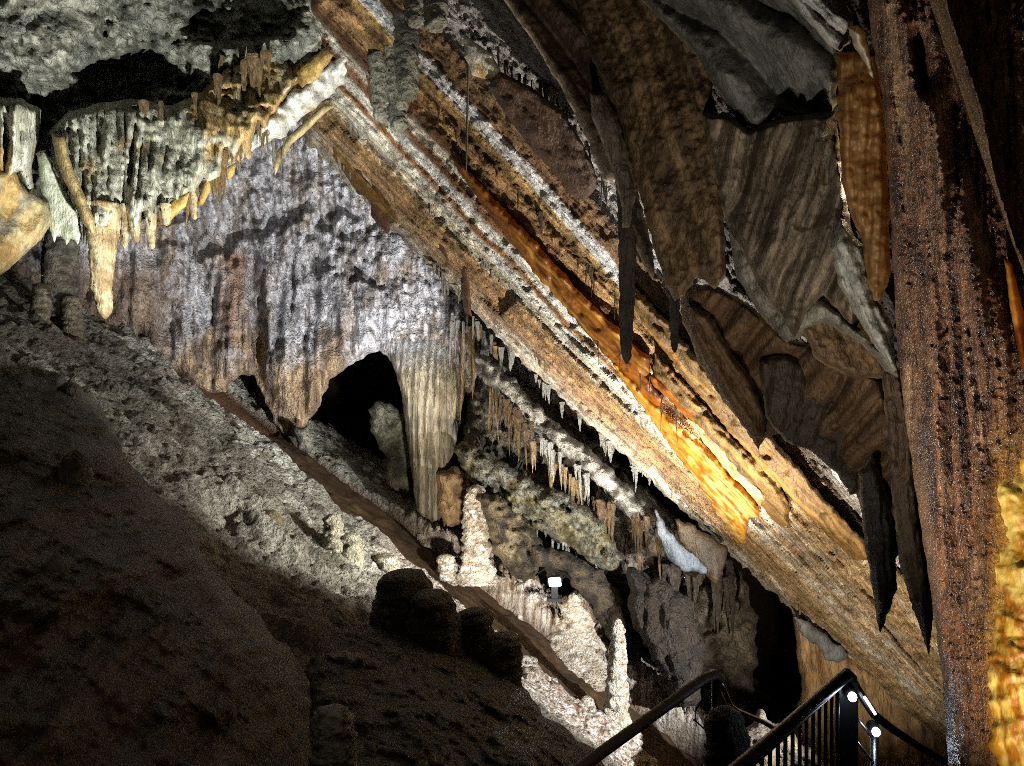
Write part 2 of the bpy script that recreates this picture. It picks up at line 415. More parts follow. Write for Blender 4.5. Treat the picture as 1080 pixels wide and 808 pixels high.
def qj(p, u, v):
    q = qcoord(u, v)
    s = (u + v) / 1.41
    return q + .018 * fbm(np.c_[s / 70, q * 3, 0 * q], 3) + .006 * fbm(np.c_[s / 9, q * 30, 0 * q + 4], 2)
def ceil_relief(p, u, v):
    q = qj(p, u, v); s = (u + v) / 1.41
    fade = smooth(.55, .15, (u - 300) / 700 * 0 + 0 * u) * 0 + 1
    amp = 1.3 + .7 * perlin(np.c_[s / 90, q * 6, 0 * q])
    h = sum(np.interp(q + o_, _q, _h) for o_ in (-.016, -.008, 0, .008, .016)) / 5 * amp
    w = np.c_[s / 60, q * 34, 0 * q + 2]
    brk = perlin(np.c_[s / 26, q * 9, 0 * q + 9]) + .5 * perlin(np.c_[s / 9, q * 16, 0 * q + 2])
    h += -.05 * smooth(.2, .45, brk) + .05 * smooth(-.2, -.45, brk)
    h += .07 * np.abs(perlin(w)) + .05 * np.abs(perlin(w * [1.3, 1.6, 1])) + .03 * np.abs(perlin(w * [2.3, 2.2, 1])) + rough(p, .12, .03) + rough(p, .8, .10)
    # broken blades hanging along the lowest bed
    st = np.floor(s / 34 + .4 * perlin(np.c_[s / 60, 0 * s, 0 * s])); hsh = np.abs(np.sin(st * 12.9898 + np.floor(q / .09) * 78.2)) % 1
    h += .16 * smooth(.06, .1, q) * smooth(.25, .2, q) * (hsh > .55) * smooth(760, 600, u)
    return h
def ceil_col(p, u, v):
    q = qj(p, u, v); s = (u + v) / 1.41
    c = np.stack([np.interp(q, _q, _c[:, k]) for k in range(3)], -1)
    n = fbm(np.c_[s / 50, q * 22, 0 * q], 4, .6)
    c = c * (1 + .55 * n)[:, None]
    # towards the lower end the beds are plain ochre stone
    och = palette(p, ['80643e', 'a68656', 'b89a6c', '8f744e', 'a4937a'], (.9, .9, .35), 4)
    tail = smooth(760, 860, u) * smooth(1.1, .9, q)
    c = blend(c, och * (1 + .3 * n)[:, None], tail * .85)
    crust = smooth(.15, .45, fbm(p / .28, 4)) * smooth(.0, .03, np.abs(q - .27) * 0 + .05)
    cw = palette(p, ['b9b2a4', 'ded8cc'], (.2, .2, .2))
    band = np.exp(-((q - .02) / .05) ** 2) + 1.1 * np.exp(-((q - .27) / .05) ** 2) + .8 * np.exp(-((q - .40) / .03) ** 2) + .6 * np.exp(-((q - .49) / .025) ** 2) + .5 * np.exp(-((q - 1.1) / .12) ** 2)
    c = blend(c, cw, np.clip(band * (.25 + crust), 0, 1) * .8)
    return np.clip(blend(c, np.repeat(c.mean(1)[:, None], 3, 1), np.full(len(c), .15)) * 1.35, .01, .85)
ceil_poly = list(zip(L0u[1:], L0v[1:])) + [(1180, 860), (1180, 100), (900, -140), (400, -140), (330, -60), (312, 100)]
_co = tag(pillow('cave_ceiling', ceil_poly, ceil_ctrl, M['ceil'], ceil_col, ceil_relief, 2.0, 14, .12, .9, 3.5, js=9.), kind='structure')
cd = depth_fn(ceil_ctrl)
def bed_lines():
    # surface coordinates along and across the beds, for striations that follow the rock
    me = _co.data; n = len(me.vertices); v = np.zeros(n * 3, np.float32); me.vertices.foreach_get('co', v); v = v.reshape(-1, 3).astype(float)
    u_ = v[:, 0] / v[:, 1] * F + CX; w_ = CY - v[:, 2] / v[:, 1] * F
    at = me.attributes.new('bed', 'FLOAT_VECTOR', 'POINT')
    at.data.foreach_set('vector', np.c_[(u_ + w_) / 1.41 / 110, qcoord(u_, w_) * 2.3, v[:, 1] * .15].astype(np.float32).ravel())
    m = M['ceil']; nt = m.node_tree; N = nt.nodes; L = nt.links; b = N['Principled BSDF']
    a = N.new('ShaderNodeAttribute'); a.attribute_name = 'bed'
    mp = N.new('ShaderNodeMapping'); mp.inputs['Scale'].default_value = (1.6, 22, 3); L.new(a.outputs['Vector'], mp.inputs['Vector'])
    n1 = N.new('ShaderNodeTexNoise'); n1.inputs['Scale'].default_value = 1.; n1.inputs['Detail'].default_value = 9; n1.inputs['Roughness'].default_value = .72; L.new(mp.outputs[0], n1.inputs['Vector'])
    bp = N.new('ShaderNodeBump'); bp.inputs['Strength'].default_value = 1.; bp.inputs['Distance'].default_value = .16
    L.new(n1.outputs['Fac'], bp.inputs['Height'])
    old = b.inputs['Normal'].links[0].from_node; L.new(bp.outputs[0], old.inputs['Normal'])
    r = N.new('ShaderNodeMapRange'); r.inputs['From Min'].default_value = .36; r.inputs['From Max'].default_value = .64; r.inputs['To Min'].default_value = .55; r.inputs['To Max'].default_value = 1.5
    L.new(n1.outputs['Fac'], r.inputs['Value'])
    src = b.inputs['Base Color'].links[0].from_socket
    mx = N.new('ShaderNodeVectorMath'); mx.operation = 'SCALE'; L.new(src, mx.inputs[0]); L.new(r.outputs[0], mx.inputs['Scale']); L.new(mx.outputs[0], b.inputs['Base Color'])
bed_lines()
def cdep(u, v): return float(cd(A([float(u)]), A([float(v)]))[0])

# ================================================================== UPPER LEFT OVERHANG
GREY = ['55554c', '8d8e84', 'b3b3a6', '6c6a5e', 'c9c8ba']
def over_rel(p, u, v):
    r = knobs(p, .34, .16) + knobs(p + 3, .13, .07) + rough(p, .5, .08)
    hole = np.exp(-(((u - 135) / 62) ** 2 + ((v - 84 + .15 * (u - 135)) / 30) ** 2) ** 2) + np.exp(-(((u - 258) / 62) ** 2 + ((v - 14) / 36) ** 2) ** 2)
    nz = fbm(np.c_[u / 45, v / 30, 0 * u], 4, .6)
    hole = smooth(.25, .8, hole + .45 * nz)
    return r + rough(p, .09, .05) - 1.0 * hole + .5 * smooth(130, 60, u) * smooth(110, 60, v)
tag(pillow('rock_overhang', [(-150, -120), (440, -120), (428, 8), (402, 40), (372, 66), (330, 92), (292, 118), (262, 140), (236, 165), (200, 200), (150, 215), (60, 215), (-150, 220)],
    [(0, 50, 8.6), (200, 100, 9.4), (420, 10, 10.2), (0, 220, 9.2)], M['knob'], cf(GREY, (.4, .4, .4)), over_rel, 2.0, 20, .25, 1.2, 2.5),
    'rough knobby grey roof rock with black hollows above the fringed flowstone', 'rock')
FCOL = ['8a6c40', 'b7945c', 'ccb27c', 'a08048', 'c4b48c']
def flow_rel(p, u, v):
    p = np.stack([p[:, 0] / p[:, 1] * 8.2, p[:, 1], p[:, 2]], -1)   # drip lines fall plumb down the leaning brow
    n = smooth(.1, .5, fbm(p / [.5, .5, .35], 3))
    return flutes(p, .40, .24, 9) + flutes(p, .09, .09, 24) + rough(p, .12, .03) + .09 * (.4 + smooth(-.3, .4, perlin(p / [.3, 3, .5]))) * np.abs(np.sin(p[:, 0] * 3.1416 / .14 + 3.4 * perlin(p / [.4, 3, 1.4]) + 1.5 * perlin(p / [.15, 3, 1.4]))) - .10 * n * smooth(170, 110, v)
def flow_col(p, u, v):
    g = palette(p, ['8c8b78', 'c2c1ae', 'dcdccb', 'a7a48e'], (.25, .25, 1.2), 5)
    t = palette(p, FCOL, (.25, .25, 1.3), 5)
    m = smooth(-.15, .35, fbm(p / [.5, .5, .9], 3) + (smooth(190, 230, u) - .35 if u is not None else 0))
    return blend(g, t, m)
tag(pillow('flowstone', [(50, 140), (72, 118), (108, 108), (140, 104), (180, 112), (212, 96), (238, 62), (268, 52), (302, 48), (332, 36), (352, 44), (330, 72), (308, 96), (296, 112), (284, 128), (280, 142),
    (272, 130), (262, 160), (257, 152), (248, 168), (238, 160), (232, 186), (220, 192), (214, 186), (206, 203), (197, 204), (190, 220), (181, 214), (175, 237), (168, 212), (160, 250), (151, 225), (143, 254), (136, 232), (128, 222),
    (120, 236), (117, 244), (98, 244), (92, 226), (84, 232), (76, 205), (64, 190), (54, 168)],
    [(60, 140, 8.3), (150, 106, 8.7), (108, 240, 7.8), (200, 215, 8.2), (245, 62, 9.7), (345, 40, 10.2), (290, 118, 9.0)], M['flow'], flow_col, flow_rel, 1.8, 14, .25, .6, 1.4, js=8),
    'broad fluted flowstone mass with ragged hanging teeth under the knobby roof', 'flowstone')
tag(pillow('flowstone', [(-120, 100), (22, 104), (44, 116), (40, 150), (34, 176), (36, 198), (30, 206), (18, 182), (8, 196), (-4, 182), (-120, 200)],
    [(0, 130, 7.6), (40, 130, 7.9), (0, 200, 7.6)], M['flow'], flow_col, flow_rel, 2.2, 14, .3, .6, 1.5, js=8),
    'fluted flowstone at the frame edge above the smooth ochre drapery', 'flowstone')
DR = lambda p, u, v: rough(p, .5, .03) + .035 * np.abs(perlin(p / [.16, .16, 1.4])) + rough(p, .08, .006)
def drape(name, poly, depth, label, cols, m='drape', s=(.3, .3, .9), sp=2.2, R=8, bulge=.05, back=.06, jag=1.0, rel=DR, cat='drapery', group=None, parent=None, spread=1.5):
    return tag(pillow(name, poly, depth, M[m], cf(cols, s, 4, spread), rel, sp, R, bulge, back, jag, js=7, parent=parent), label, cat, group)
drape('drapery', [(-120, 190), (0, 178), (16, 176), (22, 196), (34, 204), (50, 214), (56, 232), (46, 250), (32, 264), (18, 276), (2, 290), (-120, 300)], [(0, 200, 7.3), (50, 220, 7.6), (0, 290, 7.3)],
      'smooth ochre and grey curtain at the edge beneath fluted flowstone', ['a58450', 'c4ae7e', '8f8a78', 'b89a62'], bulge=.06, R=9, rel=lambda p, u, v: flutes(p @ A([[1, 0, .45], [0, 1, 0], [-.45, 0, 1]]), .2, .10, 10) + rough(p, .3, .05) + rough(p, .06, .01))
drape('drapery', [(40, 164), (48, 158), (60, 186), (72, 206), (82, 226), (87, 250), (82, 258), (75, 252), (70, 258), (62, 246), (57, 256), (52, 238), (50, 214), (42, 196)], 7.65,
      'pale greenish white curtain with torn hem beside the long stalactite', ['c9cdb4', 'e2e6d2', 'b9bfa4'], jag=2)
drape('drapery', [(54, 140), (66, 142), (76, 176), (90, 208), (100, 232), (100, 250), (88, 238), (76, 206), (62, 180)], 7.3,
      'narrow tan rib running down to the long stalactite', ['8d7850', 'b59e70', 'a38d62'], bulge=.12)
# ledge sheets to the right of the overhang
drape('ledge', [(214, 196), (226, 178), (252, 152), (276, 128), (300, 104), (330, 80), (360, 58), (392, 30), (424, 2), (436, 8), (420, 34), (396, 58), (366, 82), (344, 104), (318, 124), (296, 148), (282, 150), (262, 160), (248, 172), (232, 184)], [(220, 190, 8.6), (430, 5, 10.3), (330, 90, 9.4)],
      'pale grey banded ledge running up beside the fringed flowstone', ['a8a8a2', 'd8d8d2', 'e8e8e2', 'b8ae90'], s=(.5, .5, .12), bulge=.22, back=.3, R=9, cat='ledge', jag=3.5, rel=lambda p, u, v: rough(p, .4, .10) + rough(p, .1, .04) + .10 * np.abs(perlin(np.c_[(u + v) / 14, (u - v) / 80, 0 * u])))
drape('drapery', [(292, 160), (306, 142), (324, 126), (342, 110), (352, 112), (340, 122), (322, 140), (308, 152), (296, 172), (290, 186), (288, 174)], 10.0,
      'thin cream blade hanging at the low end of the pale ledge', ['a99668', 'c9b88a', '9c8a62'], jag=.6)
drape('drapery', [(276, 110), (296, 92), (318, 70), (344, 50), (352, 58), (336, 82), (314, 100), (296, 118), (282, 132), (272, 128)], 9.2,
      'ribbed ochre curtain lit warm between flowstone and pale ledge', ['a08040', 'c6a866', '8a6a38'])
for (poly, lab) in [([(218, 186), (226, 184), (222, 202), (214, 216), (206, 218)], 'small folded ochre flap at the flowstone hem'),
                    ([(234, 180), (250, 170), (246, 186), (240, 190), (238, 184)], 'short yellow flap below the pale ledge'),
                    ([(180, 212), (200, 202), (196, 218), (186, 226), (176, 238), (174, 228)], 'curled ochre flap at the lowest flowstone teeth')]:
    drape('drapery', poly, 7.8 if poly[0][0] < 215 else 8.6, lab, ['a8843c', 'c8a860', '8c6c34'], jag=.6)

# ================================================================== STALACTITES: prototypes and copies
def proto(seed, power, seg=12, n=22):
    pr = []
    for s in np.r_[0, .012, .03, np.linspace(.06, 1, n - 3)]:
        r = math.sqrt(max(.004, 1 - max(0, (.06 - s) / .06) ** 2)) * (1 - s) ** power * (1 + .5 * math.exp(-s * 7)) * (1 + .12 * math.sin(9 * s + seed) + .07 * math.sin(23 * s + 2 * seed)) + .05
        pr.append((-s, r * (.5 if s == 1 else 1), .25 * math.sin(3.1 * s + seed) * s, .25 * math.cos(2.3 * s + seed) * s))
    return ring_mesh(pr, seg)
PROT = {}
def protos(key, cols, m, power):
    L = []
    for k in range(4):
        v, q, t, nr = proto(k * 1.7 + power, power)
        w = v * [.05, .05, .6] + k
        v = v + nr * (.18 * perlin(w / [.02, .02, .12]) + .12 * perlin(w / [.015, .015, .03]))[:, None]
        o = mesh_obj('stalactite', v, q, M[m], palette(w, cols, (.04, .04, .2)), None, t)
        COL.objects.unlink(o); L.append(o)
    PROT[key] = L
protos('tan', ['8c7250', 'b0946a', '7a6040', 'c2ab84'], 'flow', .9)
protos('white', ['b2b0a8', 'dad8d0', '9a968c'], 'coral', .7)
protos('brown', ['5c4630', '7a6244', '4a3826', '8e7656'], 'flow', .7)
protos('straw', ['a8a498', 'd0ccc0', '8a8272'], 'coral', .25)
protos('dark', ['3c3228', '54483a', '2c241c'], 'flow', .6)
def hang(key, u, v, d, L, r, label, group, name='stalactite', cat='stalactite', rot=None):
    o = PROT[key][int(rng.integers(4))].copy(); COL.objects.link(o); o.name = name
    k = d / F; o.location = P(u, v, d); o.scale = (r * k, r * k, L * k); o.rotation_euler = (.05 * rng.normal(), .05 * rng.normal(), rng.random() * 6.28)
    return tag(o, label, cat, group)
def fringe(key, pts, n, Lr, rr, d, label, group, up=4, name='stalactite', cat='stalactite', jit=9):
    n = int(n * (1.5 if key != 'straw' else 1.2)); up += 4 if key != 'straw' else 0
    pts = A(pts, float); seg = np.r_[0, np.cumsum(np.hypot(*np.diff(pts, axis=0).T))]
    cen = rng.random(max(3, n // 5))
    ts = np.where(rng.random(n) < .6, cen[rng.integers(0, len(cen), n)] + .022 * rng.normal(size=n) * 20 / max(n, 12), rng.random(n))
    for t in np.clip(ts, 0, 1) * seg[-1]:
        u = np.interp(t, seg, pts[:, 0]); v = np.interp(t, seg, pts[:, 1]) - up + jit * (rng.random() - .5)
        dd = d(u, v) if callable(d) else (np.interp(t, [0, seg[-1]], d) if isinstance(d, tuple) else d)
        hang(key, u, v, dd, Lr[0] * .7 + 4 + (Lr[1] * 1.1 - Lr[0] * .7) * rng.random() ** 1.5, (.55 if key != 'straw' else 1) * (rr[0] + (rr[1] - rr[0]) * rng.random() ** 2 * 1.4), label, group, name, cat)

sc = cf(['7c684a', 'a89068', 'c4b48e', '8f7a56'], (.2, .2, .3))
tag(spire('stalactite', 108, 215, 337, 7.55, 13, .9, sc, M['flow'], .02, .07, .75, 3, flut=.02), 'long slender tan stalactite hanging lowest from the left flowstone', 'stalactite')
for (u, v0, v1, r, lab) in [(159, 225, 263, 4, 'tan stalactite second right of the long one'), (131, 215, 262, 2.5, 'thin tan stalactite just right of the long slender one'), (142, 220, 256, 6, 'blunt tan stalactite at the flowstone hem'),
                            (175, 215, 238, 4, 'short tan stalactite near the curled ochre flap'), (204, 195, 232, 3, 'lone thin stalactite hanging free before the lilac wall'),
                            (260, 120, 168, 8, 'stout ribbed ochre stalactite at the middle of the warm fringe'), (249, 140, 172, 4, 'small ochre stalactite left of the stout ribbed one')]:
    tag(spire('stalactite', u, v0, v1, 7.7 if u < 190 else 8.5, r, 1, sc, M['flow'], .012, .06, .8, 1, 12, 26), lab, 'stalactite')
fringe('tan', [(120, 128), (150, 112), (185, 118), (215, 104), (240, 72), (300, 60)], 12, (26, 80), (4, 7), (8.1, 8.9), 'ochre stalactite in the row along the flowstone brow', 'stalactites along the flowstone brow')
fringe('tan', [(84, 222), (120, 228), (150, 236), (176, 218), (206, 196), (236, 170), (262, 145), (290, 116)], 26, (14, 46), (5, 9), (7.75, 8.7), 'cream stalactite among the teeth along the ragged flowstone hem', 'teeth along the flowstone hem', up=10, jit=14)
fringe('tan', [(56, 165), (90, 226), (120, 232), (150, 240), (176, 222), (206, 200), (236, 176), (262, 150), (290, 122)], 16, (14, 50), (2.5, 5), (7.8, 8.8), 'thin pointed tan stalactite among the teeth along the ragged flowstone hem', 'thin points along the flowstone hem', up=8, jit=20)
fringe('tan', [(202, 60), (218, 58), (238, 60)], 5, (12, 22), (4, 7), 9.0, 'knuckled cream stalactite hanging in the hollow of the roof rock', 'stalactites in the roof hollow', up=0)
fringe('straw', [(222, 190), (262, 160), (300, 140), (318, 126)], 12, (12, 40), (.8, 1.4), (8.4, 9.8), 'thin grey soda straw hanging below the pale ledge', 'soda straws below the pale ledge', name='soda_straw', cat='soda straw')
fringe('straw', [(330, 80), (380, 44), (420, 16)], 9, (10, 34), (.8, 1.5), (9.6, 10.2), 'thin soda straw in front of the pale banded ledge', 'soda straws before the banded ledge', name='soda_straw', cat='soda straw', up=0)
# knobby pillars at the top between overhang and ceiling
gk = cf(['4e4c44', '77746a', '94917f', '605c50'], (.2, .2, .3))
for (u, v0, v1, d, r0, r1, lab) in [(428, -60, 108, cdep(428, 54) - .55, 10, 5, 'knobby grey stalactite hanging through the top of the ceiling beds'), (418, 50, 140, cdep(418, 95) - .55, 7, 4, 'grey stalactite with a blunt end between ledge and white ribbon'),
                                    (436, -60, 30, cdep(436, 15) - .55, 8, 4, 'short dark knobby stalactite at the top edge'), (458, -60, 34, cdep(458, 17) - .55, 10, 5, 'dark knobby stalactite at the top edge right of its twin'),
                                    (402, 60, 130, cdep(402, 95) - .55, 9, 3, 'brown blade like stalactite beside the blunt grey one')]:
    tag(spire('stalactite', u, v0, v1, d, r0, r1, gk, M['knob'], .04, .09, .8, 2), lab, 'stalactite')

# ================================================================== STALAGMITES and columns on the left
sg = cf(['6f6450', '9c917a', 'b9b09a', '5a4a38'], (.15, .15, .15))
for (u, v0, v1, d, r0, r1, lab) in [(42, 372, 298, 11.6, 9, 5, 'pale ringed stalagmite standing at the left end of the slope'), (75, 358, 312, 12.2, 8, 6, 'short pale stalagmite under the knobby column'),
                                    (58, 322, 250, 12.6, 9, 9, 'grey column joining the wall behind the ringed stalagmite')]:
    tag(spire('stalagmite', u, v0, v1, d, r0, r1, sg, M['coral'], .03, .1, 1., 1, foot=4), lab, 'stalagmite' if u != 58 else 'column')
tag(spire('column', 66, 335, 240, 12.4, 12, 11, gk, M['knob'], .05, .12, 1., -2), 'knobby grey column below the pale torn curtain', 'column')

# ================================================================== HANGING CURTAIN COLUMN
def cur_rel(p, u, v):
    w = perlin(p / [.5, 5, 1.6]) * .9 + .5 * perlin(p / [.2, 5, 2.])
    return .13 * np.abs(np.sin(p[:, 0] * 3.1416 / .13 + 2 * w)) ** .7 + .05 * np.abs(np.sin(p[:, 0] * 3.1416 / .055 + 3 * w)) + rough(p, .2, .015)
def cur_col(p, u, v):
    t = palette(p, ['645a48', '847860', '9c9078', '746850', '564c3c'], (.09, .09, 3.), 4)
    return blend(t, palette(p, ['b9b6b6', 'd8d6d6'], (.2, .2, .2)), smooth(395, 350, v + 14 * fbm(p / .2, 3)) * .9)
tag(pillow('fluted_curtain', [(404, 352), (420, 344), (450, 338), (478, 340), (494, 352), (497, 372), (492, 390), (489, 420), (484, 452), (478, 480), (472, 505), (468, 535), (464, 556), (450, 552), (440, 545), (437, 520), (433, 490), (428, 455), (424, 420), (418, 395), (411, 378)],
    [(450, 338, 14.45), (410, 350, 14.4), (494, 352, 14.3), (450, 385, 13.7), (412, 400, 13.7), (490, 400, 13.5), (455, 556, 13.3)], M['flow'], cur_col, cur_rel, 1.8, 30, .4, .5, 1.2), 'large tapering fluted tan curtain of stone hanging beside the black opening', 'curtain')
fringe('tan', [(486, 360), (506, 352), (524, 378)], 11, (50, 105), (3.5, 7), (12.9, 12.3), 'tall tan stalactite in the cluster right of the fluted curtain', 'stalactites beside the fluted curtain', up=6)
fringe('white', [(476, 348), (500, 344), (530, 378)], 9, (20, 50), (2.5, 4.5), (12.8, 12.2), 'short whitish stalactite above the tan cluster by the curtain', 'whitish stalactites above the tan cluster', up=6)
rock('rock', [(388, 432), (400, 426), (420, 430), (436, 440), (440, 480), (440, 530), (420, 535), (408, 520), (402, 480), (390, 450)], 14.6, 'mottled grey rock pillar inside the black opening left of the fluted curtain', ['4a4638', '7a7660', '5c5a48'], k=(.22, .12))
rock('rock', [(312, 452), (325, 448), (332, 462), (328, 478), (316, 474)], 13.6, 'small dark boulder at the foot of the left opening', ['4a463c', '6c675a'], k=(.15, .08), R=10, cat='boulder')

# ================================================================== LEDGES right of the curtain
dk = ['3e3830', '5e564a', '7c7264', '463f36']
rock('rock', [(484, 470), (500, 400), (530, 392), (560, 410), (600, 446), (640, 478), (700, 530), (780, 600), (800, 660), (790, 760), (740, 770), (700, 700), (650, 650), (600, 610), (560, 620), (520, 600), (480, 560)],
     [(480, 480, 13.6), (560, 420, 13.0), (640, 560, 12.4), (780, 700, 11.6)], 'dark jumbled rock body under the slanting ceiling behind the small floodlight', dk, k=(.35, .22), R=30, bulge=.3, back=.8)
rock('ledge', [(500, 372), (520, 378), (560, 420), (600, 456), (640, 492), (680, 532), (700, 556), (690, 566), (660, 545), (630, 512), (600, 488), (570, 462), (540, 432), (510, 400)],
     [(500, 380, 12.4), (600, 470, 11.9), (700, 560, 11.2)], 'crusty pale grey ledge tight beneath the slanting ceiling', ['7a766e', 'b5b0a6', '5c5850', 'cac6bc'], 'coral', (.2, .1), R=12, bulge=.2, cat='ledge')
rock('ledge', [(478, 470), (500, 468), (530, 486), (560, 505), (600, 520), (640, 552), (660, 590), (640, 606), (600, 580), (560, 558), (530, 540), (500, 512), (482, 492)],
     [(490, 480, 12.4), (560, 520, 11.9), (650, 590, 11.3)], 'olive yellow sloping ledge with frosted greenish patches above the floodlight', ['4a4228', '645a38', '7e7a66', '3e3622', '7c7c70', '544a30'], 'coral', (.16, .12), R=16, bulge=.3, cat='ledge', s=(.35, .35, .35))
fringe('brown', [(528, 430), (552, 452), (575, 474)], 15, (24, 52), (3, 5.5), (11.9, 11.6), 'brown stalactite in the row over the olive ledge', 'brown stalactites over the olive ledge', up=8)
fringe('white', [(570, 470), (610, 500), (640, 530)], 13, (12, 34), (2.5, 4.5), (11.6, 11.3), 'frosted white stalactite fringing the crusty ledge', 'frosted stalactites of the crusty ledge')
fringe('white', [(512, 348), (560, 394), (610, 442), (660, 486), (704, 528)], 18, (6, 20), (2.5, 6), lambda u, v: cdep(u, v) - .05, 'frosted white fringe stalactite along the low edge of the ceiling', 'fringe along the low ceiling edge', up=2)
fringe('tan', [(562, 474), (600, 506), (632, 540)], 9, (30, 50), (3, 5), (11.7, 11.4), 'tan stalactite hanging among the frosted ones of the crusty ledge', 'tan stalactites of the crusty ledge')
fringe('brown', [(632, 542), (660, 548), (690, 562), (700, 580)], 18, (30, 56), (3, 5), (11.2, 10.8), 'dark brown stalactite in the comb below the crusty ledge end', 'brown comb of stalactites', up=8)
fringe('white', [(540, 540), (590, 572), (640, 606), (670, 622)], 10, (10, 24), (2.5, 4), (11.8, 11.1), 'small greenish white stalactite under the olive ledge', 'stalactites under the olive ledge')
fringe('dark', [(690, 600), (730, 612), (775, 628), (810, 640)], 14, (24, 60), (4, 8), (11.2, 10.4), 'dim grey stalactite hanging over the dark right opening', 'dim stalactites over the right opening', up=8)
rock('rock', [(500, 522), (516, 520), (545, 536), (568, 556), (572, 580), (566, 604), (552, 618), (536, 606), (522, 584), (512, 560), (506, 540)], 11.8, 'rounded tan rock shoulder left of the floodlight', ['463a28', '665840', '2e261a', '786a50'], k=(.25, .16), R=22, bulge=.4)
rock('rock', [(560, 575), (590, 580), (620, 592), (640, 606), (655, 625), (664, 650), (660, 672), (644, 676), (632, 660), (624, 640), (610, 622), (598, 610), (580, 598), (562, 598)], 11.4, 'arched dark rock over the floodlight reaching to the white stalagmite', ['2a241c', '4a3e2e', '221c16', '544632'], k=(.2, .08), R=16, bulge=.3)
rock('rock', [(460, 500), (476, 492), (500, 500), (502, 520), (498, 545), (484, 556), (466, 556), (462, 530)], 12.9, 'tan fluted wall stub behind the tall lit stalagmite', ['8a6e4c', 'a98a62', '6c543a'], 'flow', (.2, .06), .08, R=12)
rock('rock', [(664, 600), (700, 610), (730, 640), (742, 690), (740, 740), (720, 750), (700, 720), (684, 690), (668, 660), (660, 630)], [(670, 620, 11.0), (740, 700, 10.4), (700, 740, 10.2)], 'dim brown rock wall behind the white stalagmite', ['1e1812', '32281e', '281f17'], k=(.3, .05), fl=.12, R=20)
drape('drapery', [(690, 536), (697, 545), (706, 562), (720, 576), (736, 588), (748, 600), (742, 606), (722, 602), (706, 592), (698, 574), (692, 556)], 10.3, 'pale bluish white curtain below the ceiling edge', ['2e3338', '565c62', '3c3a38'], jag=2.6, R=12)
drape('drapery', [(712, 548), (730, 552), (752, 566), (768, 580), (764, 598), (756, 615), (748, 612), (738, 598), (726, 584), (716, 570)], 10.35, 'pointed brown curtain at the ceiling edge beside the pale bluish one', ['2e2416', '443622', '261d12'], jag=3.5, bulge=.1, R=14)

# ================================================================== wall below the ceiling by the stairs
def rw_rel(p, u, v): return flutes(p, .30, .14, 8) + flutes(p, .1, .04, 9) + rough(p, .6, .08) + knobs(p, .2, .02)
tag(pillow('flowstone_wall', [(836, 640), (858, 650), (880, 672), (910, 700), (940, 716), (980, 760), (1010, 790), (1120, 860), (1120, 1000), (830, 1000), (826, 800), (836, 760), (846, 725), (840, 690)],
    [(840, 680, 10.7), (1000, 800, 10.3), (840, 900, 10.3)], M['flow'], cf(['6a5238', '8a6c48', 'a38660', '5c442c'], (.3, .3, 1.4)), rw_rel, 2.4, 16, .25, .8, 1.5),
    'brown fluted flowstone wall behind the lit stair railing', 'flowstone')
drape('drapery', [(836, 650), (852, 656), (872, 672), (896, 690), (886, 700), (874, 698), (862, 684), (848, 670)], 10.1, 'bluish white patch of calcite under the ceiling edge by the railing', ['4c5056', '6e7276', '5a5a58'], jag=3.5, bulge=.06)
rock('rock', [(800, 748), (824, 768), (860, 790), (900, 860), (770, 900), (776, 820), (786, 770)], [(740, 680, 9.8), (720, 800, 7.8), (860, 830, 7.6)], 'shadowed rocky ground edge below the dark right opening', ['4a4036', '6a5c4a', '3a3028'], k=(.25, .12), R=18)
# ================================================================== STALAGMITES on the floor
wl = cf(['b8a892', 'ddd3c2', 'cbbba4', '9a836a', 'ece6da'], (.12, .12, .12))
def stal(u, v0, v1, r0, r1, label, d=None, cols=wl, m='coral', lump=.05, ls=.13, power=.9, bend=0, foot=6, name='stalagmite'):
    d = on_floor(u, v0) if d is None else d
    return tag(spire(name, u, v0 + 8, v1, d, r0, r1, cols, M[m], lump, ls, power, bend, 48, 64, foot=foot), label, 'stalagmite')
stal(503, 604, 511, 9, 4.5, 'tall knobby white stalagmite beside the path below the fluted curtain', 11.8, foot=7, lump=.085, ls=.14, power=1.15)
stal(651, 770, 652, 6, 3, 'slim glaring white stalagmite standing highest near the handrail', power=1.2, foot=16, lump=.055, ls=.13)
stal(608, 694, 622, 38, 3, 'broad cream cone shaped stalagmite next to the floodlight', power=1.5, foot=20, lump=.10, ls=.2)
stal(470, 606, 584, 9, 3, 'low white knob of calcite at the upper path edge')
tl = cf(['8a826c', 'b4ac94', '9c9478', '6f664f'], (.15, .15, .15))
stal(352, 590, 542, 8, 4, 'squat pale stalagmite on the grey slope above its lower neighbour', cols=tl)
stal(370, 600, 562, 9, 5, 'lower squat stalagmite on the grey slope beside a taller one', cols=tl)
stal(408, 612, 584, 10, 6, 'stubby lit stalagmite right behind the black rounded one', cols=tl)
stal(284, 562, 538, 9, 5, 'small brown stub standing alone on the grey slope', cols=cf(['6c5c44', '8f7c5c'], (.15, .15, .15)))
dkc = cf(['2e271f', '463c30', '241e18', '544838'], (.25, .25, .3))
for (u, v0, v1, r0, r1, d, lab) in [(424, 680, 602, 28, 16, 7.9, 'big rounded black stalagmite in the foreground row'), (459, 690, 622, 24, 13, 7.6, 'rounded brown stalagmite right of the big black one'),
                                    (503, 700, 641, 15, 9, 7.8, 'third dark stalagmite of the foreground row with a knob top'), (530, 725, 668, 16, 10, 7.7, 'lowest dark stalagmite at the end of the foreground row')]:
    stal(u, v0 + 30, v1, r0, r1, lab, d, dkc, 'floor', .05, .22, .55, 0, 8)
stal(350, 840, 745, 20, 11, 'pale knobby stalagmite rising at the bottom edge', 4.6, cf(['6e675a', '9c9686', '565044'], (.1, .1, .1)), 'knob', .03, .06, .7)
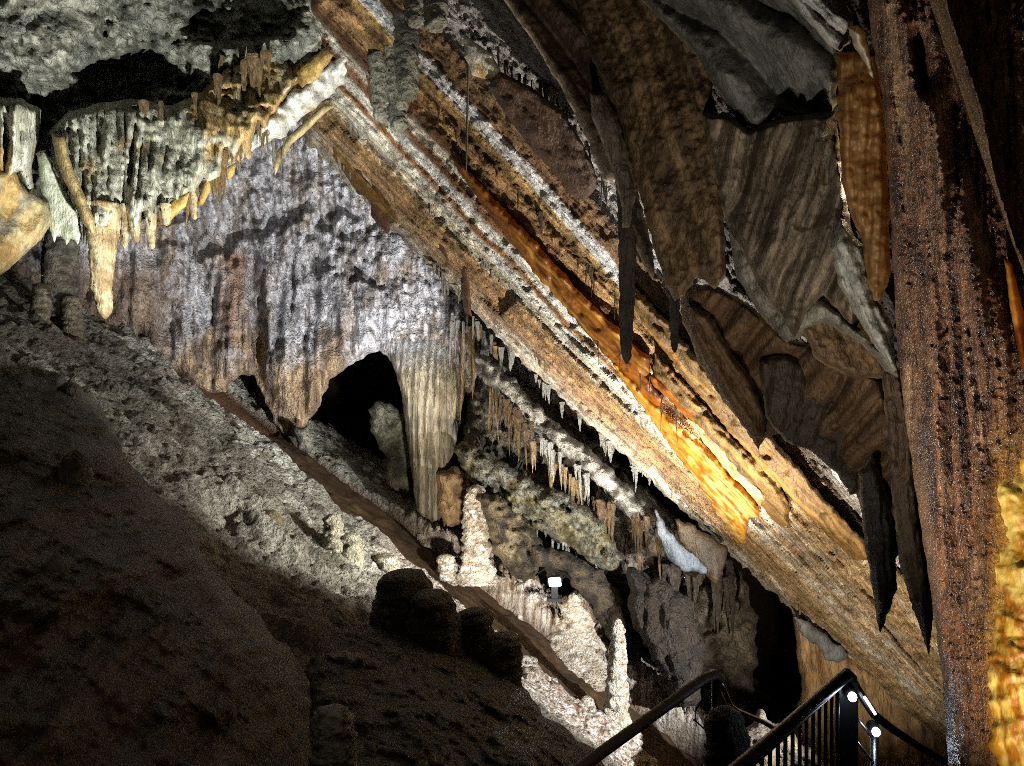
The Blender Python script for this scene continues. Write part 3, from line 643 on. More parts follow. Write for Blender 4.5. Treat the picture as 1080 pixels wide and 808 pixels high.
rock('boulder', [(744, 762), (750, 748), (762, 744), (776, 748), (788, 760), (790, 790), (794, 840), (738, 840), (742, 790)], 3.02, 'round topped dark rock post between handrail and stair railing', ['4c443a', '655a4c', '3a332a'], k=(.06, .012), R=26, bulge=.11, back=.12, rg=.01, cat='boulder')
# loose stones by the path
stone = ['9c8870', 'd2c6b4', '7a5f48', 'e2dacc']
sl = [(352, 492, 7), (378, 505, 5), (404, 520, 6), (440, 560, 8), (452, 572, 6), (620, 745, 7), (640, 765, 6), (585, 730, 6), (700, 740, 7), (716, 770, 8), (455, 640, 6), (560, 700, 5)]
spots = ['at the lip of the black opening', 'on the upper path edge under the opening', 'where the path passes the dark pillar', 'under the tip of the fluted curtain', 'just below the curtain tip stone',
         'on the far path edge by the slim white stalagmite', 'near the handrail foot by the path', 'on the near path edge behind the dark row', 'between slim stalagmite and handrail', 'under the handrail near its bend', 'by the knob topped dark stalagmite', 'at the path behind the dark row']
STONES = []
for (u, v, r), w in zip(sl, spots):
    d = on_floor(u, v); b = P(u, v, d); k = d / F
    th = np.linspace(0, np.pi, 14); pr = [(r * k * .8 * math.cos(t), max(.02, math.sin(t)) * r * k, 0, 0) for t in th[::-1]]
    vt, q, tr, nr = ring_mesh(pr, 18); vw = vt + b
    vt = vt * (1 + .9 * rough(vw, r * k * 1.1, .5, 3) + .25 * knobs(vw, r * k * .7, 1.))[:, None]
    o = mesh_obj('stone', vt, q, M['coral'], palette(vw, stone, (.15, .15, .15)), None, tr); o.location = b + [0, 0, r * k * .35]
    tag(o, 'loose pale stone ' + w, 'stone', 'loose stones along the dirt path')
    STONES.append(o)

for i in range(110):
    x = -1.6 + 4.0 * rng.random(); side = 1 if rng.random() < .72 else -1
    t = side * (1.12 + (1.9 if side > 0 else .8) * rng.random() ** 1.3); y = PC(x) + t * PW
    o = STONES[int(rng.integers(len(STONES)))].copy(); COL.objects.link(o); o.name = 'stone'
    s_ = (.35 + .8 * rng.random() ** 2); o.scale = (s_ * (.8 + .5 * rng.random()), s_, s_ * (.7 + .5 * rng.random())); o.rotation_euler = rng.random(3) * 6.28
    o.location = (x, y, floor_z(x) + (.03 + .5 * float(smooth(1.1, 3.0, t)) * .8 if side > 0 else -.02) + .02)
    if side > 0: tag(o, 'pale rubble stone strewn on the lit bank above the dirt path', 'stone', 'rubble stones on the lit bank')
    else: tag(o, 'pale rubble stone strewn along the lower rim of the dirt path', 'stone', 'rubble stones on the lower path rim')

# ================================================================== FOREGROUND MOUNDS
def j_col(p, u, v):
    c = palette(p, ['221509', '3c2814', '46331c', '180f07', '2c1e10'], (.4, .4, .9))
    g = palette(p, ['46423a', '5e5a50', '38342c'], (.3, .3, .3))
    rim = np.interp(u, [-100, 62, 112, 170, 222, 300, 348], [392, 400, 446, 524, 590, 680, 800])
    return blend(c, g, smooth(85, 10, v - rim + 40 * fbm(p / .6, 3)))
def j_rel(p, u, v): return flutes(p, .45, .15, 6) + flutes(p, .14, .06, 9) + knobs(p, .2, .03) + rough(p, .9, .14) + rough(p, .1, .012)
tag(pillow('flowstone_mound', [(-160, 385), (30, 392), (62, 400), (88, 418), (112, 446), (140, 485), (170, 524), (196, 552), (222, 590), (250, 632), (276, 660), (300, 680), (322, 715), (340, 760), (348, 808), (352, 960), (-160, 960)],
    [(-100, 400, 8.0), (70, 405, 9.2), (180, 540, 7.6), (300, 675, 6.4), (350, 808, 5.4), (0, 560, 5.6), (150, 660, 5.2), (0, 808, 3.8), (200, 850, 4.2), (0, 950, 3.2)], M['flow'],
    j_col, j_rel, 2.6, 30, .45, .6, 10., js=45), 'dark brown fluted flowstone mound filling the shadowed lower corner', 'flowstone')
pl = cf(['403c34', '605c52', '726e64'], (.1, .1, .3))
for (u, v0, v1, r0, r1, d, lab) in [(68, 500, 402, 14, 3, 8.6, 'whitish capped stub on top of the dark mound'), (72, 600, 474, 15, 3, 6.5, 'pale fluted stub on the dark mound below the capped one'), (57, 740, 584, 15, 3, 4.75, 'faint grey stub deep in the shadow of the mound')]:
    tag(spire('stalagmite', u, v0, v1, d, r0, r1, pl, M['flow'], .04, .1, .75, 6, flut=.04, foot=16), lab, 'stalagmite')
def m_rel(p, u, v): return knobs(p, .5, .12) + rough(p, .5, .10) + rough(p * [1, 1, 3.], .16, .04) + knobs(p, .12, .03) + pits(p * [1, 1, 2], .3, .04)
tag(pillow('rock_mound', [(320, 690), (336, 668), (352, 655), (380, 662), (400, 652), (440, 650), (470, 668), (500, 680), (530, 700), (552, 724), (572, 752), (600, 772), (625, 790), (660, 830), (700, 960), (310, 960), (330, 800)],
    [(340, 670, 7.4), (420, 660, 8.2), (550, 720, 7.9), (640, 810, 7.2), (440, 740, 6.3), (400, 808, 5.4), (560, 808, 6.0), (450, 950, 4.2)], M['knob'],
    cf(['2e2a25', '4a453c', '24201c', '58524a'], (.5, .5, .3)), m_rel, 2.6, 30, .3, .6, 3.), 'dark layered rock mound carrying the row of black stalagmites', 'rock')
rock('boulder', [(345, 690), (360, 684), (382, 688), (402, 700), (408, 712), (395, 716), (372, 712), (352, 706)], 6.6, 'low grey boulder lying left on the dark mound', ['5c564c', '7c7668'], k=(.2, .06), R=10, cat='boulder')

# ================================================================== CEILING BLADES
OR = ['5c3812', '9c6424', '744818', 'c08838']
BR = ['44300f', '6a4c20', '563e18', '80622c']
bl = [('drapery', [(476, 164), (492, 178), (530, 218), (575, 266), (625, 322), (668, 362), (685, 376), (686, 392), (674, 406), (660, 390), (636, 372), (600, 330), (556, 278), (516, 228), (484, 182)], -.35, OR, 'glow', 'long glowing orange blade along the middle of the slanting ceiling'),
      ('drapery', [(588, 300), (600, 308), (640, 352), (676, 392), (700, 422), (694, 432), (676, 424), (650, 388), (616, 344), (592, 316)], -.38, ['7a4414', 'a8651a', '5c3210'], 'glow', 'thin orange rib leading down into the yellow curtain'),
      ('drapery', [(640, 376), (676, 410), (692, 428), (716, 446), (742, 468), (768, 500), (786, 516), (800, 534), (800, 546), (790, 545), (786, 572), (776, 574), (764, 552), (748, 530), (734, 506), (712, 478), (690, 446), (664, 412)], -.42, ['c9973a', 'd8a840', 'a8651a', 'e0c070', '8a5a1c'], 'glow', 'bright yellow wavy curtain at the most brightly lit part of the ceiling'),
      ('drapery', [(724, 440), (740, 446), (764, 474), (790, 506), (808, 524), (802, 534), (786, 516), (764, 494), (742, 466)], -.5, ['8a7a50', 'a89464', '6c5c38'], 'drape', 'olive tan strip directly above the yellow curtain'),
      ('drapery', [(684, 394), (700, 404), (728, 430), (748, 446), (752, 456), (738, 452), (712, 428), (690, 408)], -.5, ['9c5a18', 'b87428', '6c3c10'], 'glow', 'narrow orange strip between the long blade and the brown square ended one'),
      ('drapery', [(690, 372), (720, 402), (752, 440), (790, 478), (822, 510), (832, 530), (832, 556), (818, 552), (792, 520), (760, 490), (738, 458), (712, 428), (688, 396)], -.4, BR + ['8a5a22'], 'drape', 'ochre brown blade with a square end right of the yellow curtain'),
      ('drapery', [(668, 300), (704, 340), (744, 388), (786, 430), (836, 486), (880, 538), (912, 572), (920, 592), (900, 590), (860, 552), (812, 502), (766, 452), (720, 396), (684, 350), (664, 318)], -.55, BR + ['94602a'], 'drape', 'long brown rib reaching down to the black blade'),
      ('drapery', [(352, 148), (374, 178), (396, 202), (420, 226), (418, 236), (398, 220), (372, 196), (350, 164)], -.25, BR, 'drape', 'dark brown strip at the head of the lowest bed'),
      ('drapery', [(372, 164), (384, 176), (383, 206), (376, 204), (371, 190)], -.2, ['3a2414', '54361e'], 'drape', 'dark rectangular flap in the lowest bed nearest its head'),
      ('drapery', [(392, 184), (412, 206), (410, 246), (398, 238), (391, 226)], -.2, ['3e2716', '5c3c20'], 'drape', 'tall dark rectangular flap second along the lowest bed'),
      ('drapery', [(454, 238), (470, 256), (474, 276), (464, 268), (456, 256)], -.2, ['3e2716', '5c3c20'], 'drape', 'small dark flap third along the lowest bed'),
      ('drapery', [(486, 276), (494, 282), (498, 334), (490, 330), (487, 305)], -.2, ['3e2716', '5c3c20'], 'drape', 'narrow dark flap last along the lowest bed above the curtain'),
      ('drapery', [(528, 76), (560, 92), (592, 116), (612, 146), (626, 176), (632, 196), (616, 212), (600, 204), (588, 188), (560, 156), (534, 122), (514, 90)], -.9, ['2e1c12', '46301f', '3a2618'], 'drape', 'broad dark brown plate hanging under the frosted upper ceiling'),
      ('drapery', [(378 + 110, 34), (500, 44), (520, 58), (530, 80), (514, 84), (498, 80), (490, 60)], -.8, ['a8a49c', 'c8c0aa', 'a38448'], 'drape', 'pale flap with ochre stripes above the dark brown plate'),
      ('drapery', [(386, 78), (398, 96), (406, 118), (407, 144), (398, 128), (390, 108)], -.5, BR, 'drape', 'small brown curtain beside the blunt grey stalactite')]
for (nm, poly, off, cols, m, lab) in bl:
    a = A(poly, float); pl_ = [(x, y, cdep(x, y) + off) for x, y in poly[::2]]
    big = len(poly) > 10 and 'plate' not in lab
    def brel(p, u, v, q=10 if 'yellow' in lab else 17):
        s_ = (u + v) / 1.41; w_ = (v - u * 1.05)
        return (.10 * np.abs(np.sin(w_ / q + .9 * fbm(np.c_[s_ / 40, w_ / 60, 0 * u], 2))) + .05 * np.abs(np.sin(s_ / 11 + 2 * fbm(np.c_[s_ / 50, w_ / 20, 0 * u + 3], 2)))) * (1 if big else .4) + rough(p, .2, .03) + rough(p, .05, .01)
    o_ = drape(nm, poly, pl_, lab, cols, m, (.35, .35, .2), 1.8, 7, .06, .10, 2.2 if big else 1.2, rel=brel)
    if big:   # fine growth bands along the blade
        me = o_.data; n_ = len(me.vertices); c3 = np.zeros(n_ * 3, np.float32); me.vertices.foreach_get('co', c3); c3 = c3.reshape(-1, 3).astype(float)
        u_ = c3[:, 0] / c3[:, 1] * F + CX; v_ = CY - c3[:, 2] / c3[:, 1] * F
        t_ = (u_ * .73 - v_ * .68) / 400; s_ = (u_ * .68 + v_ * .73) / 400
        cc = palette(np.c_[t_ + .01 * perlin(np.c_[s_ * 12, t_ * 6, 0 * t_]), 0 * t_, s_], cols, (.022, 1, .35), 4, .6, 1.7) * (1 + .3 * fbm(c3 / .12, 3))[:, None]
        me.color_attributes['mineral'].data.foreach_set('color', np.c_[cc, np.ones(n_)].astype(np.float32).ravel())
wv = lambda u, v: cdep(u, v) - .25
fringe('straw', [(345, 150), (420, 226), (470, 290), (520, 330)], 16, (8, 26), (.8, 1.6), wv, 'tiny pale straw on the lowest crusted ceiling bed', 'straws of the lowest ceiling bed', name='soda_straw', cat='soda straw', up=-4)
fringe('straw', [(500, 20), (540, 70), (580, 90), (620, 150), (640, 200)], 22, (10, 34), (.8, 1.5), lambda u, v: cdep(u, v) - .3, 'frosty straw hanging from the pale upper ceiling by the dark plate', 'straws of the frosted upper ceiling', name='soda_straw', cat='soda straw', up=0)
fringe('brown', [(600, 330), (660, 380), (720, 440)], 9, (14, 40), (1, 2.2), lambda u, v: cdep(u, v) - .4, 'thin orange brown stalactite by the yellow curtain', 'thin stalactites by the yellow curtain', up=0)
QL = lambda q, us: [(u_, float(np.interp(u_, L0u, L0v) - q * (np.interp(u_, L0u, L0v) - np.interp(u_, L1u, L1v)))) for u_ in us]
fringe('white', QL(.25, [360, 430, 500, 580, 660, 740]), 26, (5, 16), (2, 4), lambda u, v: cdep(u, v) - .14, 'stubby white stalactite on the second crusted ceiling bed', 'stubby stalactites of the second ceiling bed', name='stub_stalactite', cat='drip stone', up=0)  # small stalactites hung along the ceiling beds, here and in the next rows
fringe('tan', QL(.12, [420, 520, 620, 720, 800, 880]), 30, (6, 22), (2.5, 6), lambda u, v: cdep(u, v) - .10, 'small ochre stalactite on the broad lowest ceiling bed', 'small stalactites of the lowest ceiling bed', name='stub_stalactite', cat='drip stone', up=0)
fringe('brown', QL(.66, [460, 520, 600, 660]), 14, (8, 26), (2, 4), lambda u, v: cdep(u, v) - .2, 'small brown stalactite under the white ribbon of the ceiling', 'small stalactites under the white ribbon', name='stub_stalactite', cat='drip stone', up=0)
hang('straw', 494, 60, cdep(494, 60) - .5, 125, 1.3, 'very long hair thin straw crossing the white ribbon', None, 'soda_straw', 'soda straw')
tag(spire('stalactite', 660, 190, 384, 4.9, 8, 2, cf(['2e261e', '463a2e'], (.1, .1, .3)), M['flow'], .012, .06, .6, 2), 'long black spike hanging in front of the orange blade', 'stalactite')
tag(spire('stalactite', 711, 290, 372, 5.0, 4, 1, cf(['2e261e', '463a2e'], (.1, .1, .3)), M['flow'], .01, .05, .6, 1), 'short black spike under the stippled brown mass', 'stalactite')

# ================================================================== UPPER RIGHT DRAPERIES
DK = ['3a3630', '5a544a', '4a4239', '6c655a']
DB = ['4c3824', '705436', '5c442c', '846848']
def fold(a, b, amp, per):
    def rel(p, u, v):
        t = (u * a + v * b) / per
        wv_ = fbm(np.c_[u / 120, v / 120, 0 * u], 2)
        return amp * np.abs(np.sin(t * np.pi + 1.3 * wv_)) + .25 * amp * np.abs(np.sin(t * 2.7 * np.pi + 2.2 * wv_)) + .05 * amp * np.abs(np.sin(t * 7 * np.pi + 5 * wv_)) + rough(p, .3, .05) + rough(p, .04, .004) + knobs(p, .032, .012) + .016 * np.abs(perlin(np.c_[(u * a + v * b) / 6, (u * b - v * a) / 90, 0 * u]))
    rel.ab = (a, b)
    return rel
def stip(p, u, v): return knobs(p, .035, .022) + rough(p, .05, .012) + rough(p, .4, .07) + .05 * np.abs(np.sin((u * .8 - v * .5) / 34)) 
stip.ab = (.9, -.3)
rd = [
 ('drapery', [(470, -100), (660, -100), (650, 0), (640, 60), (660, 140), (672, 200), (690, 270), (690, 300), (664, 250), (650, 190), (636, 190), (620, 150), (596, 100), (566, 50), (530, 0)], [(560, 0, 5.4), (640, 100, 5.2), (690, 300, 5.0)], ['38281c', '52402e', '2e2018'], fold(.8, -.6, .12, 40), 'dark brown ribbon running down beside the stippled mass', 'drape'),
 ('drapery', [(612, -100), (760, -100), (744, 20), (752, 100), (758, 170), (764, 240), (766, 290), (754, 306), (744, 296), (735, 292), (722, 312), (712, 318), (700, 296), (690, 262), (676, 210), (660, 160), (640, 110), (620, 50), (604, 0)], [(640, 0, 4.9), (740, 100, 4.4), (720, 310, 4.5)], ['5a4630', '7a6040', '46341f', '8a7450'], stip, 'stippled brown hanging mass with two blunt tips', 'drape'),
 ('stalactite', [(621, 97), (636, 97), (650, 120), (664, 165), (672, 200), (668, 215), (664, 240), (656, 240), (654, 210), (646, 180), (634, 148), (624, 122)], 4.7, ['4c4034', '6a5c4c'], fold(1, 0, .02, 14), 'flat topped grey brown stub merging into the long black spike', 'flow'),
 ('drapery', [(660, -100), (830, -100), (880, 0), (884, 60), (882, 110), (872, 130), (846, 128), (822, 122), (800, 136), (784, 134), (770, 118), (756, 96), (736, 60), (700, 24), (676, 0)], [(680, 0, 4.3), (880, 60, 3.7), (780, 130, 4.2)], ['454440', '68665e', '524f48', '7e7a70'], (lambda p, u, v: .17 * np.abs(np.sin((u * .62 - v * .78) / 62 * np.pi + 1.0 * fbm(np.c_[u / 140, v / 140, 0 * u], 2))) + rough(p, .35, .06) + rough(p, .05, .006)), 'smooth grey folded canopy above the dark crease', 'drape'),
 ('drapery', [(740, 120), (770, 118), (790, 136), (826, 122), (880, 116), (890, 180), (900, 260), (910, 330), (900, 350), (868, 310), (852, 330), (838, 356), (826, 340), (800, 300), (780, 260), (764, 230), (752, 180)], [(760, 130, 4.2), (880, 130, 3.7), (840, 350, 4.0)], ['5a4a36', '80705a', '46392a', '94846c'], fold(.95, .3, .18, 40), 'brown grey pleated curtain hanging under the dark crease', 'drape'),
 ('drapery', [(882, 56), (905, 54), (926, 52), (932, 120), (937, 200), (939, 290), (930, 316), (922, 318), (915, 296), (908, 250), (896, 224), (888, 190), (884, 120)], [(882, 60, 3.35), (935, 60, 3.3), (930, 310, 3.3)], ['6a5030', 'a08050', '846438', 'b89460', '745634'], fold(1, .05, .02, 16), 'translucent amber curtain glowing at its lower tip', 'glow'),
 ('drapery', [(894, 28), (904, 26), (912, 34), (918, 54), (922, 84), (916, 80), (910, 62), (902, 52)], 3.25, ['d0c4a8', 'e6dec8', 'b5702c'], fold(1, 0, .015, 9), 'small cream and orange fold atop the amber curtain', 'glow'),
 ('drapery', [(822, -60), (850, -60), (880, -20), (900, 20), (898, 44), (886, 54), (870, 44), (850, 20), (834, 0)], 3.5, ['8a8880', 'b0aea4', '6c6a62'], fold(.7, -.7, .05, 22), 'light grey edged folds at the top edge above the amber curtain', 'drape'),
 ('drapery', [(764, 220), (800, 250), (850, 300), (900, 340), (945, 380), (948, 400), (934, 390), (905, 360), (870, 340), (850, 352), (830, 362), (800, 330), (776, 290)], [(770, 230, 4.5), (945, 390, 3.6), (830, 350, 4.3)], ['6c6456', '8a8474', '544c40'], fold(.6, .8, .10, 40), 'grey tongue with pale lower lip sweeping toward the column', 'drape'),
 ('drapery', [(886, 226), (912, 262), (926, 316), (940, 340), (946, 392), (938, 388), (920, 360), (900, 330), (884, 300), (876, 262)], 3.45, ['7a7a70', '9a988a', '5c5a50'], fold(.9, -.4, .04, 22), 'pale edged grey curtain beside the column below the amber one', 'drape'),
 ('drapery', [(716, 300), (752, 300), (790, 320), (830, 356), (880, 372), (930, 400), (950, 470), (960, 560), (940, 600), (912, 545), (895, 500), (870, 470), (840, 450), (806, 462), (800, 476), (786, 450), (760, 420), (736, 380), (720, 340)], [(720, 310, 5.2), (940, 400, 4.2), (930, 590, 4.6), (800, 460, 5.3)], DB, fold(.75, .66, .14, 44), 'large dark brown sheet of merged curtains above the ochre beds', 'drape'),
 ('drapery', [(724, 322), (748, 330), (772, 372), (796, 404), (808, 440), (805, 464), (792, 462), (774, 436), (754, 404), (734, 366)], 4.8, DB, fold(.8, -.5, .04, 20), 'narrow dark tongue ending before the pale gap', 'drape'),
 ('drapery', [(800, 380), (830, 372), (862, 392), (890, 430), (905, 470), (912, 520), (896, 522), (880, 496), (856, 476), (828, 466), (808, 440)], 4.6, ['2e251c', '44382a', '362b20'], fold(.9, .2, .05, 30), 'black brown flap in front of the large dark sheet', 'drape'),
 ('drapery', [(905, 498), (920, 480), (936, 520), (944, 570), (946, 622), (936, 648), (928, 668), (924, 650), (918, 610), (910, 560)], 4.2, ['211b16', '2e261e'], fold(1, 0, .03, 18), 'black pointed blade hanging lowest beside the column', 'drape'),
 ('drapery', [(930, 380), (950, 390), (965, 470), (975, 560), (985, 640), (980, 690), (962, 640), (948, 590), (940, 520), (934, 450)], 3.9, ['3e3020', '584430', '4a3826'], fold(1, -.1, .05, 20), 'dim brown curtain edge tight against the column', 'drape'),
 ('drapery', [(852, 302), (872, 298), (905, 330), (930, 372), (938, 400), (900, 400), (862, 380), (846, 350)], 4.1, ['5c4630', '7a6042', '4a3622'], stip, 'rough brown patch between pleated curtain and pale lip', 'drape'),
]
for (nm, poly, d, cols, rel, lab, m) in rd:
    ab = getattr(rel, 'ab', (.8, -.5))
    def dcol(p, u, v, cols=cols, ab=ab):
        t_ = (u * ab[0] + v * ab[1]) / 400; s_ = (u * ab[1] - v * ab[0]) / 400
        w_ = .02 * perlin(np.c_[t_ * 6, s_ * 5, 0 * t_ + 1])
        return palette(np.c_[t_ + w_, 0 * t_, s_], cols, (.030, 1, .45), 4, .6, .6) * (1 + .15 * fbm(p / .06, 2))[:, None] * (1 + .25 * fbm(p / .25, 3))[:, None]
    tag(pillow(nm, poly, d, M[m], dcol, rel, 1.8, 10, .10, .12, 1.6, js=9, edge=('b09c78' if m != 'glow' else 'e8c070', 3.2)), lab, 'drapery' if nm == 'drapery' else nm)

# ================================================================== RIGHT COLUMN
def co_rel(p, u, v):
    r = .08 * np.abs(perlin(p / [.06, .2, .9])) + .035 * np.abs(perlin(p / [.024, .1, .22] + 4)) + rough(p / [1, 1, 1.5], .022, .010, 4) + (.4 + .6 * smooth(-.2, .3, perlin(p / .12))) * knobs(p * [1, 1, 1.3], .013, .009)
    r *= 1 - .75 * smooth(1030, 1056, u) * smooth(430, 540, v)
    r += .10 * np.exp(-((u - 1052 + .00022 * (v - 800) ** 2 - 30) / 22) ** 2) * smooth(500, 250, v)
    r -= .14 * np.exp(-((u - 972 - (v - 70) * .12) / 8) ** 2) * smooth(20, 50, v) * smooth(110, 85, v)
    r += .06 * np.exp(-((u - 985) / 14) ** 2) - .04 * np.exp(-((u - 1005) / 9) ** 2) * smooth(80, 120, v) * smooth(300, 200, v)
    return r
def co_col(p, u, v):
    b = palette(p, ['331b0c', '583319', '7c5434', '44260f', '94704c'], (.05, .05, .4), 5)
    r = palette(p, ['52300f', '74481a', '8c5c24'], (.05, .05, .3))
    y = palette(p, ['c08a1c', 'dcb040', 'e8cc70', 'b8761a'], (.06, .06, .2))
    n = 20 * fbm(p / [.07, .07, .3], 3)
    rm = smooth(1018, 1052, u + n - (v - 600) * .02) * smooth(320, 520, v + 3 * n)
    ym = smooth(1040, 1062, u + n * .8 + (v - 700) * .05) * smooth(440, 540, v + 2 * n)
    y = palette(p, ['a8781c', 'c89a3c', '96600f'], (.2, .2, .6), 3)
    return blend(blend(b, r, rm * .7), y, smooth(1036, 1064, u + .8 * n) * smooth(430, 540, v) * .8)  # golden backlight on the right flank painted into the column colour
def solid_column():
    poly = [(905, -90), (1250, -90), (1260, 950), (1008, 950), (1000, 808), (996, 740), (988, 670), (978, 600), (966, 520), (956, 450), (947, 380), (943, 300), (938, 200), (930, 100), (918, 30)]
    o = pillow('flowstone_column', poly, [(920, 0, 2.75), (950, 400, 2.6), (1000, 800, 2.5), (1200, 0, 2.5), (1200, 800, 2.3)], M['wet'], co_col, co_rel, 1.6, 110, .32, .5, 1.0)
    gp = [(1050, 490), (1062, 450), (1090, 410), (1240, 400), (1240, 950), (1060, 950), (1054, 808), (1042, 770), (1038, 720), (1046, 660), (1036, 600), (1042, 540)]
    g = pillow('glow_flank', gp, [(1050, 500, 2.26), (1050, 800, 2.18), (1220, 500, 2.08), (1220, 800, 2.0)], M['gold_glow'], cf(['b07a18', 'd0a034', 'dcc060', 'a0600f', 'c8a848'], (.06, .06, .22), 4, 1.3),  # yellow sheet stands in for the backlit glow of the flank
        lambda p, u, v: .03 * np.abs(perlin(p / [.08, .2, .5])) + rough(p, .05, .008) + rough(p, .2, .02), 2.0, 50, .10, .12, 9, js=45)
    g.parent = o
    tag(o, 'massive glistening brown column with a golden lit flank', 'column')
solid_column()
drape('drapery', [(958, -60), (990, -60), (1000, 10), (1020, 70), (1034, 110), (1050, 190), (1072, 260), (1120, 340), (1120, 420), (1084, 300), (1068, 262), (1050, 240), (1036, 200), (1020, 150), (1004, 110), (990, 70), (975, 20)], [(980, 0, 2.35), (1050, 200, 2.15), (1100, 350, 2.1)], 'stippled brown rib running across the upper column', ['5c4426', '7a5e38', '4a351e'], 'wet', (.1, .1, .2), 2.2, 16, .06, .12, 1, rel=lambda p, u, v: knobs(p, .02, .012) + rough(p, .2, .02))
drape('drapery', [(1058, 268), (1068, 280), (1080, 330), (1090, 420), (1076, 380), (1066, 330)], 2.12, 'orange glowing fold on the edge of the column', ['a8641a', 'c88a34', '7a3e0c'], 'glow', (.1, .1, .2), 2.0, 6, .03, .05, .6)
# ================================================================== RAILINGS AND LAMPS
steel = plain('dark_steel', '1c1d20', .35, .6); wood = plain('rail_grip', '5a4c40', .5, .1, scale=25, bump=.5)
inox = plain('brushed_steel', '9a9ca0', .3, 1.); led = plain('lamp_glass', 'c0d6ff', .3, 0, 5.); blackp = plain('black_plastic', '08080a', .8)
def X(u, v, d): return P(u, v, d)
r1 = empty('handrail', X(618, 808, 2.7)); tag(r1, 'plain dark handrail rising from the bottom edge to a bend', 'handrail')
def ch(o, root):
    o.parent = root; o.matrix_parent_inverse = root.matrix_world.inverted(); return o
bpy.context.view_layer.update()
def rootify(root):
    root_loc = root.location.copy()
    def f(o): o.parent = root; o.location = o.location - root_loc; return o
    return f
k = rootify(r1)
k(tube('grip', [X(590, 826, 2.62), X(620, 804, 2.7), X(684, 758, 2.92), X(742, 716, 3.18), X(754, 711, 3.24), X(760, 716, 3.3)], .022, wood))
k(tube('return_rail', [X(758, 716, 3.3), X(764, 730, 3.42), X(770, 744, 3.52), X(776, 749, 3.6), X(790, 755, 3.85), X(806, 762, 4.1), X(826, 774, 4.4)], .013, inox))
k(tube('post', [X(755, 714, 3.26), X(755, 860, 3.26)], .018, steel))
k(tube('cable', [X(752, 734, 3.22), X(742, 738, 3.2), X(734, 748, 3.2), X(733, 760, 3.2), X(742, 768, 3.2), X(754, 769, 3.22)], .004, blackp, None, 6))
r2 = empty('stair_railing', X(890, 960, 3.1)); tag(r2, 'black barred stair railing with two lit lamps and a peaked top', 'railing')
k = rootify(r2)
a0, a1 = X(770, 818, 2.3), X(893, 713, 3.0)
k(tube('grip', [X(740, 844, 2.18), a0, X(830, 767, 2.6), X(884, 719, 2.95), X(893, 711, 3.01), X(898, 716, 3.05)], .024, steel))
k(tube('grip', [X(896, 713, 3.03), X(906, 730, 3.12), X(922, 754, 3.25), X(940, 768, 3.4), X(970, 788, 3.6), X(1004, 808, 3.8), X(1030, 826, 4.0)], .018, steel))
drop = A([0, 0, -.95])
k(tube('bottom_rail', [a0 + drop, a1 + drop], .014, steel))
for t in np.linspace(.04, .9, 15):
    p = a0 + (a1 - a0) * t
    k(tube('baluster', [p + [0, 0, -.01], p + drop], .0075, steel, None, 8))
k(boxm('corner_panel', X(893, 790, 3.03), (.042, 0, 0), (0, .012, 0), (0, 0, .27), steel))
k(tube('post', [X(889, 718, 3.04), X(889, 960, 3.04)], .022, steel))
pb = X(922, 762, 3.25)
k(tube('post', [pb, pb + [0, 0, -.95]], .017, inox))
for z in (-.10, -.2, -.3, -.4, -.5, -.6):
    k(tube('cross_bar', [X(897, 722, 3.05) + [0, 0, z], X(922, 756, 3.25) + [0, 0, z]], .006, inox, None, 8))
k(boxm('light_bar', (X(907, 734, 3.1) + X(921, 756, 3.22)) / 2 + [0.004, -.02, .012], (X(921, 756, 3.22) - X(907, 734, 3.1)) * .42, (0, .004, 0), (.0045, 0, .003), plain('light_strip', 'dfe8ff', .3, 0, 4.)))
for (u, v, d, lab) in [(899, 735, 2.98, 'round glowing lamp fixed under the peak of the railing'), (924, 772, 3.16, 'lower round glowing lamp on the bright railing post')]:
    root = empty('rail_lamp', X(u, v, d)); tag(root, lab, 'lamp', 'lamps on the stair railing'); q = rootify(root)
    c = X(u, v, d)
    pr = [(z, r, 0, 0) for z, r in [(-.018, .001), (-.017, .008), (-.011, .0145), (0, .0175), (.011, .0145), (.017, .008), (.018, .001)]]
    vt, qd, tr, nr = ring_mesh(pr, 20); o = mesh_obj('lens', vt + c, qd, led, None, None, tr); q(o)
    q(tube('housing', [c + [0, .012, .006], c + [0, .045, .012]], .021, blackp, None, 18))
    L = bpy.data.lights.new('rail_lamp_light', 'POINT'); L.energy = .5; L.color = (.75, .85, 1); L.shadow_soft_size = .015
    lo = bpy.data.objects.new('rail_lamp_light', L); lo.location = c + [-.0, -.04, -.01]; COL.objects.link(lo)
# the small floodlight on the rocks
fl = empty('floodlight', X(585, 632, 11.0)); tag(fl, 'small lit floodlight on a black stand among the rocks beyond the path', 'floodlight'); k = rootify(fl)
c = X(585, 613, 11.0)
k(boxm('lens', c + [0, -.05, 0], (.085, .02, 0), (0, .01, .012), (-.01, 0, .05), plain('flood_glass', 'eef3ff', .3, 0, 40.)))
k(boxm('housing', c + [0, .03, .0], (.10, .025, 0), (-.01, .06, 0), (0, 0, .065), blackp))
k(boxm('bracket', c + [0, .03, -.17], (.05, 0, 0), (0, .03, 0), (0, 0, .10), blackp))
k(boxm('base', c + [0, .03, -.27], (.11, 0, 0), (0, .07, 0), (0, 0, .02), blackp))

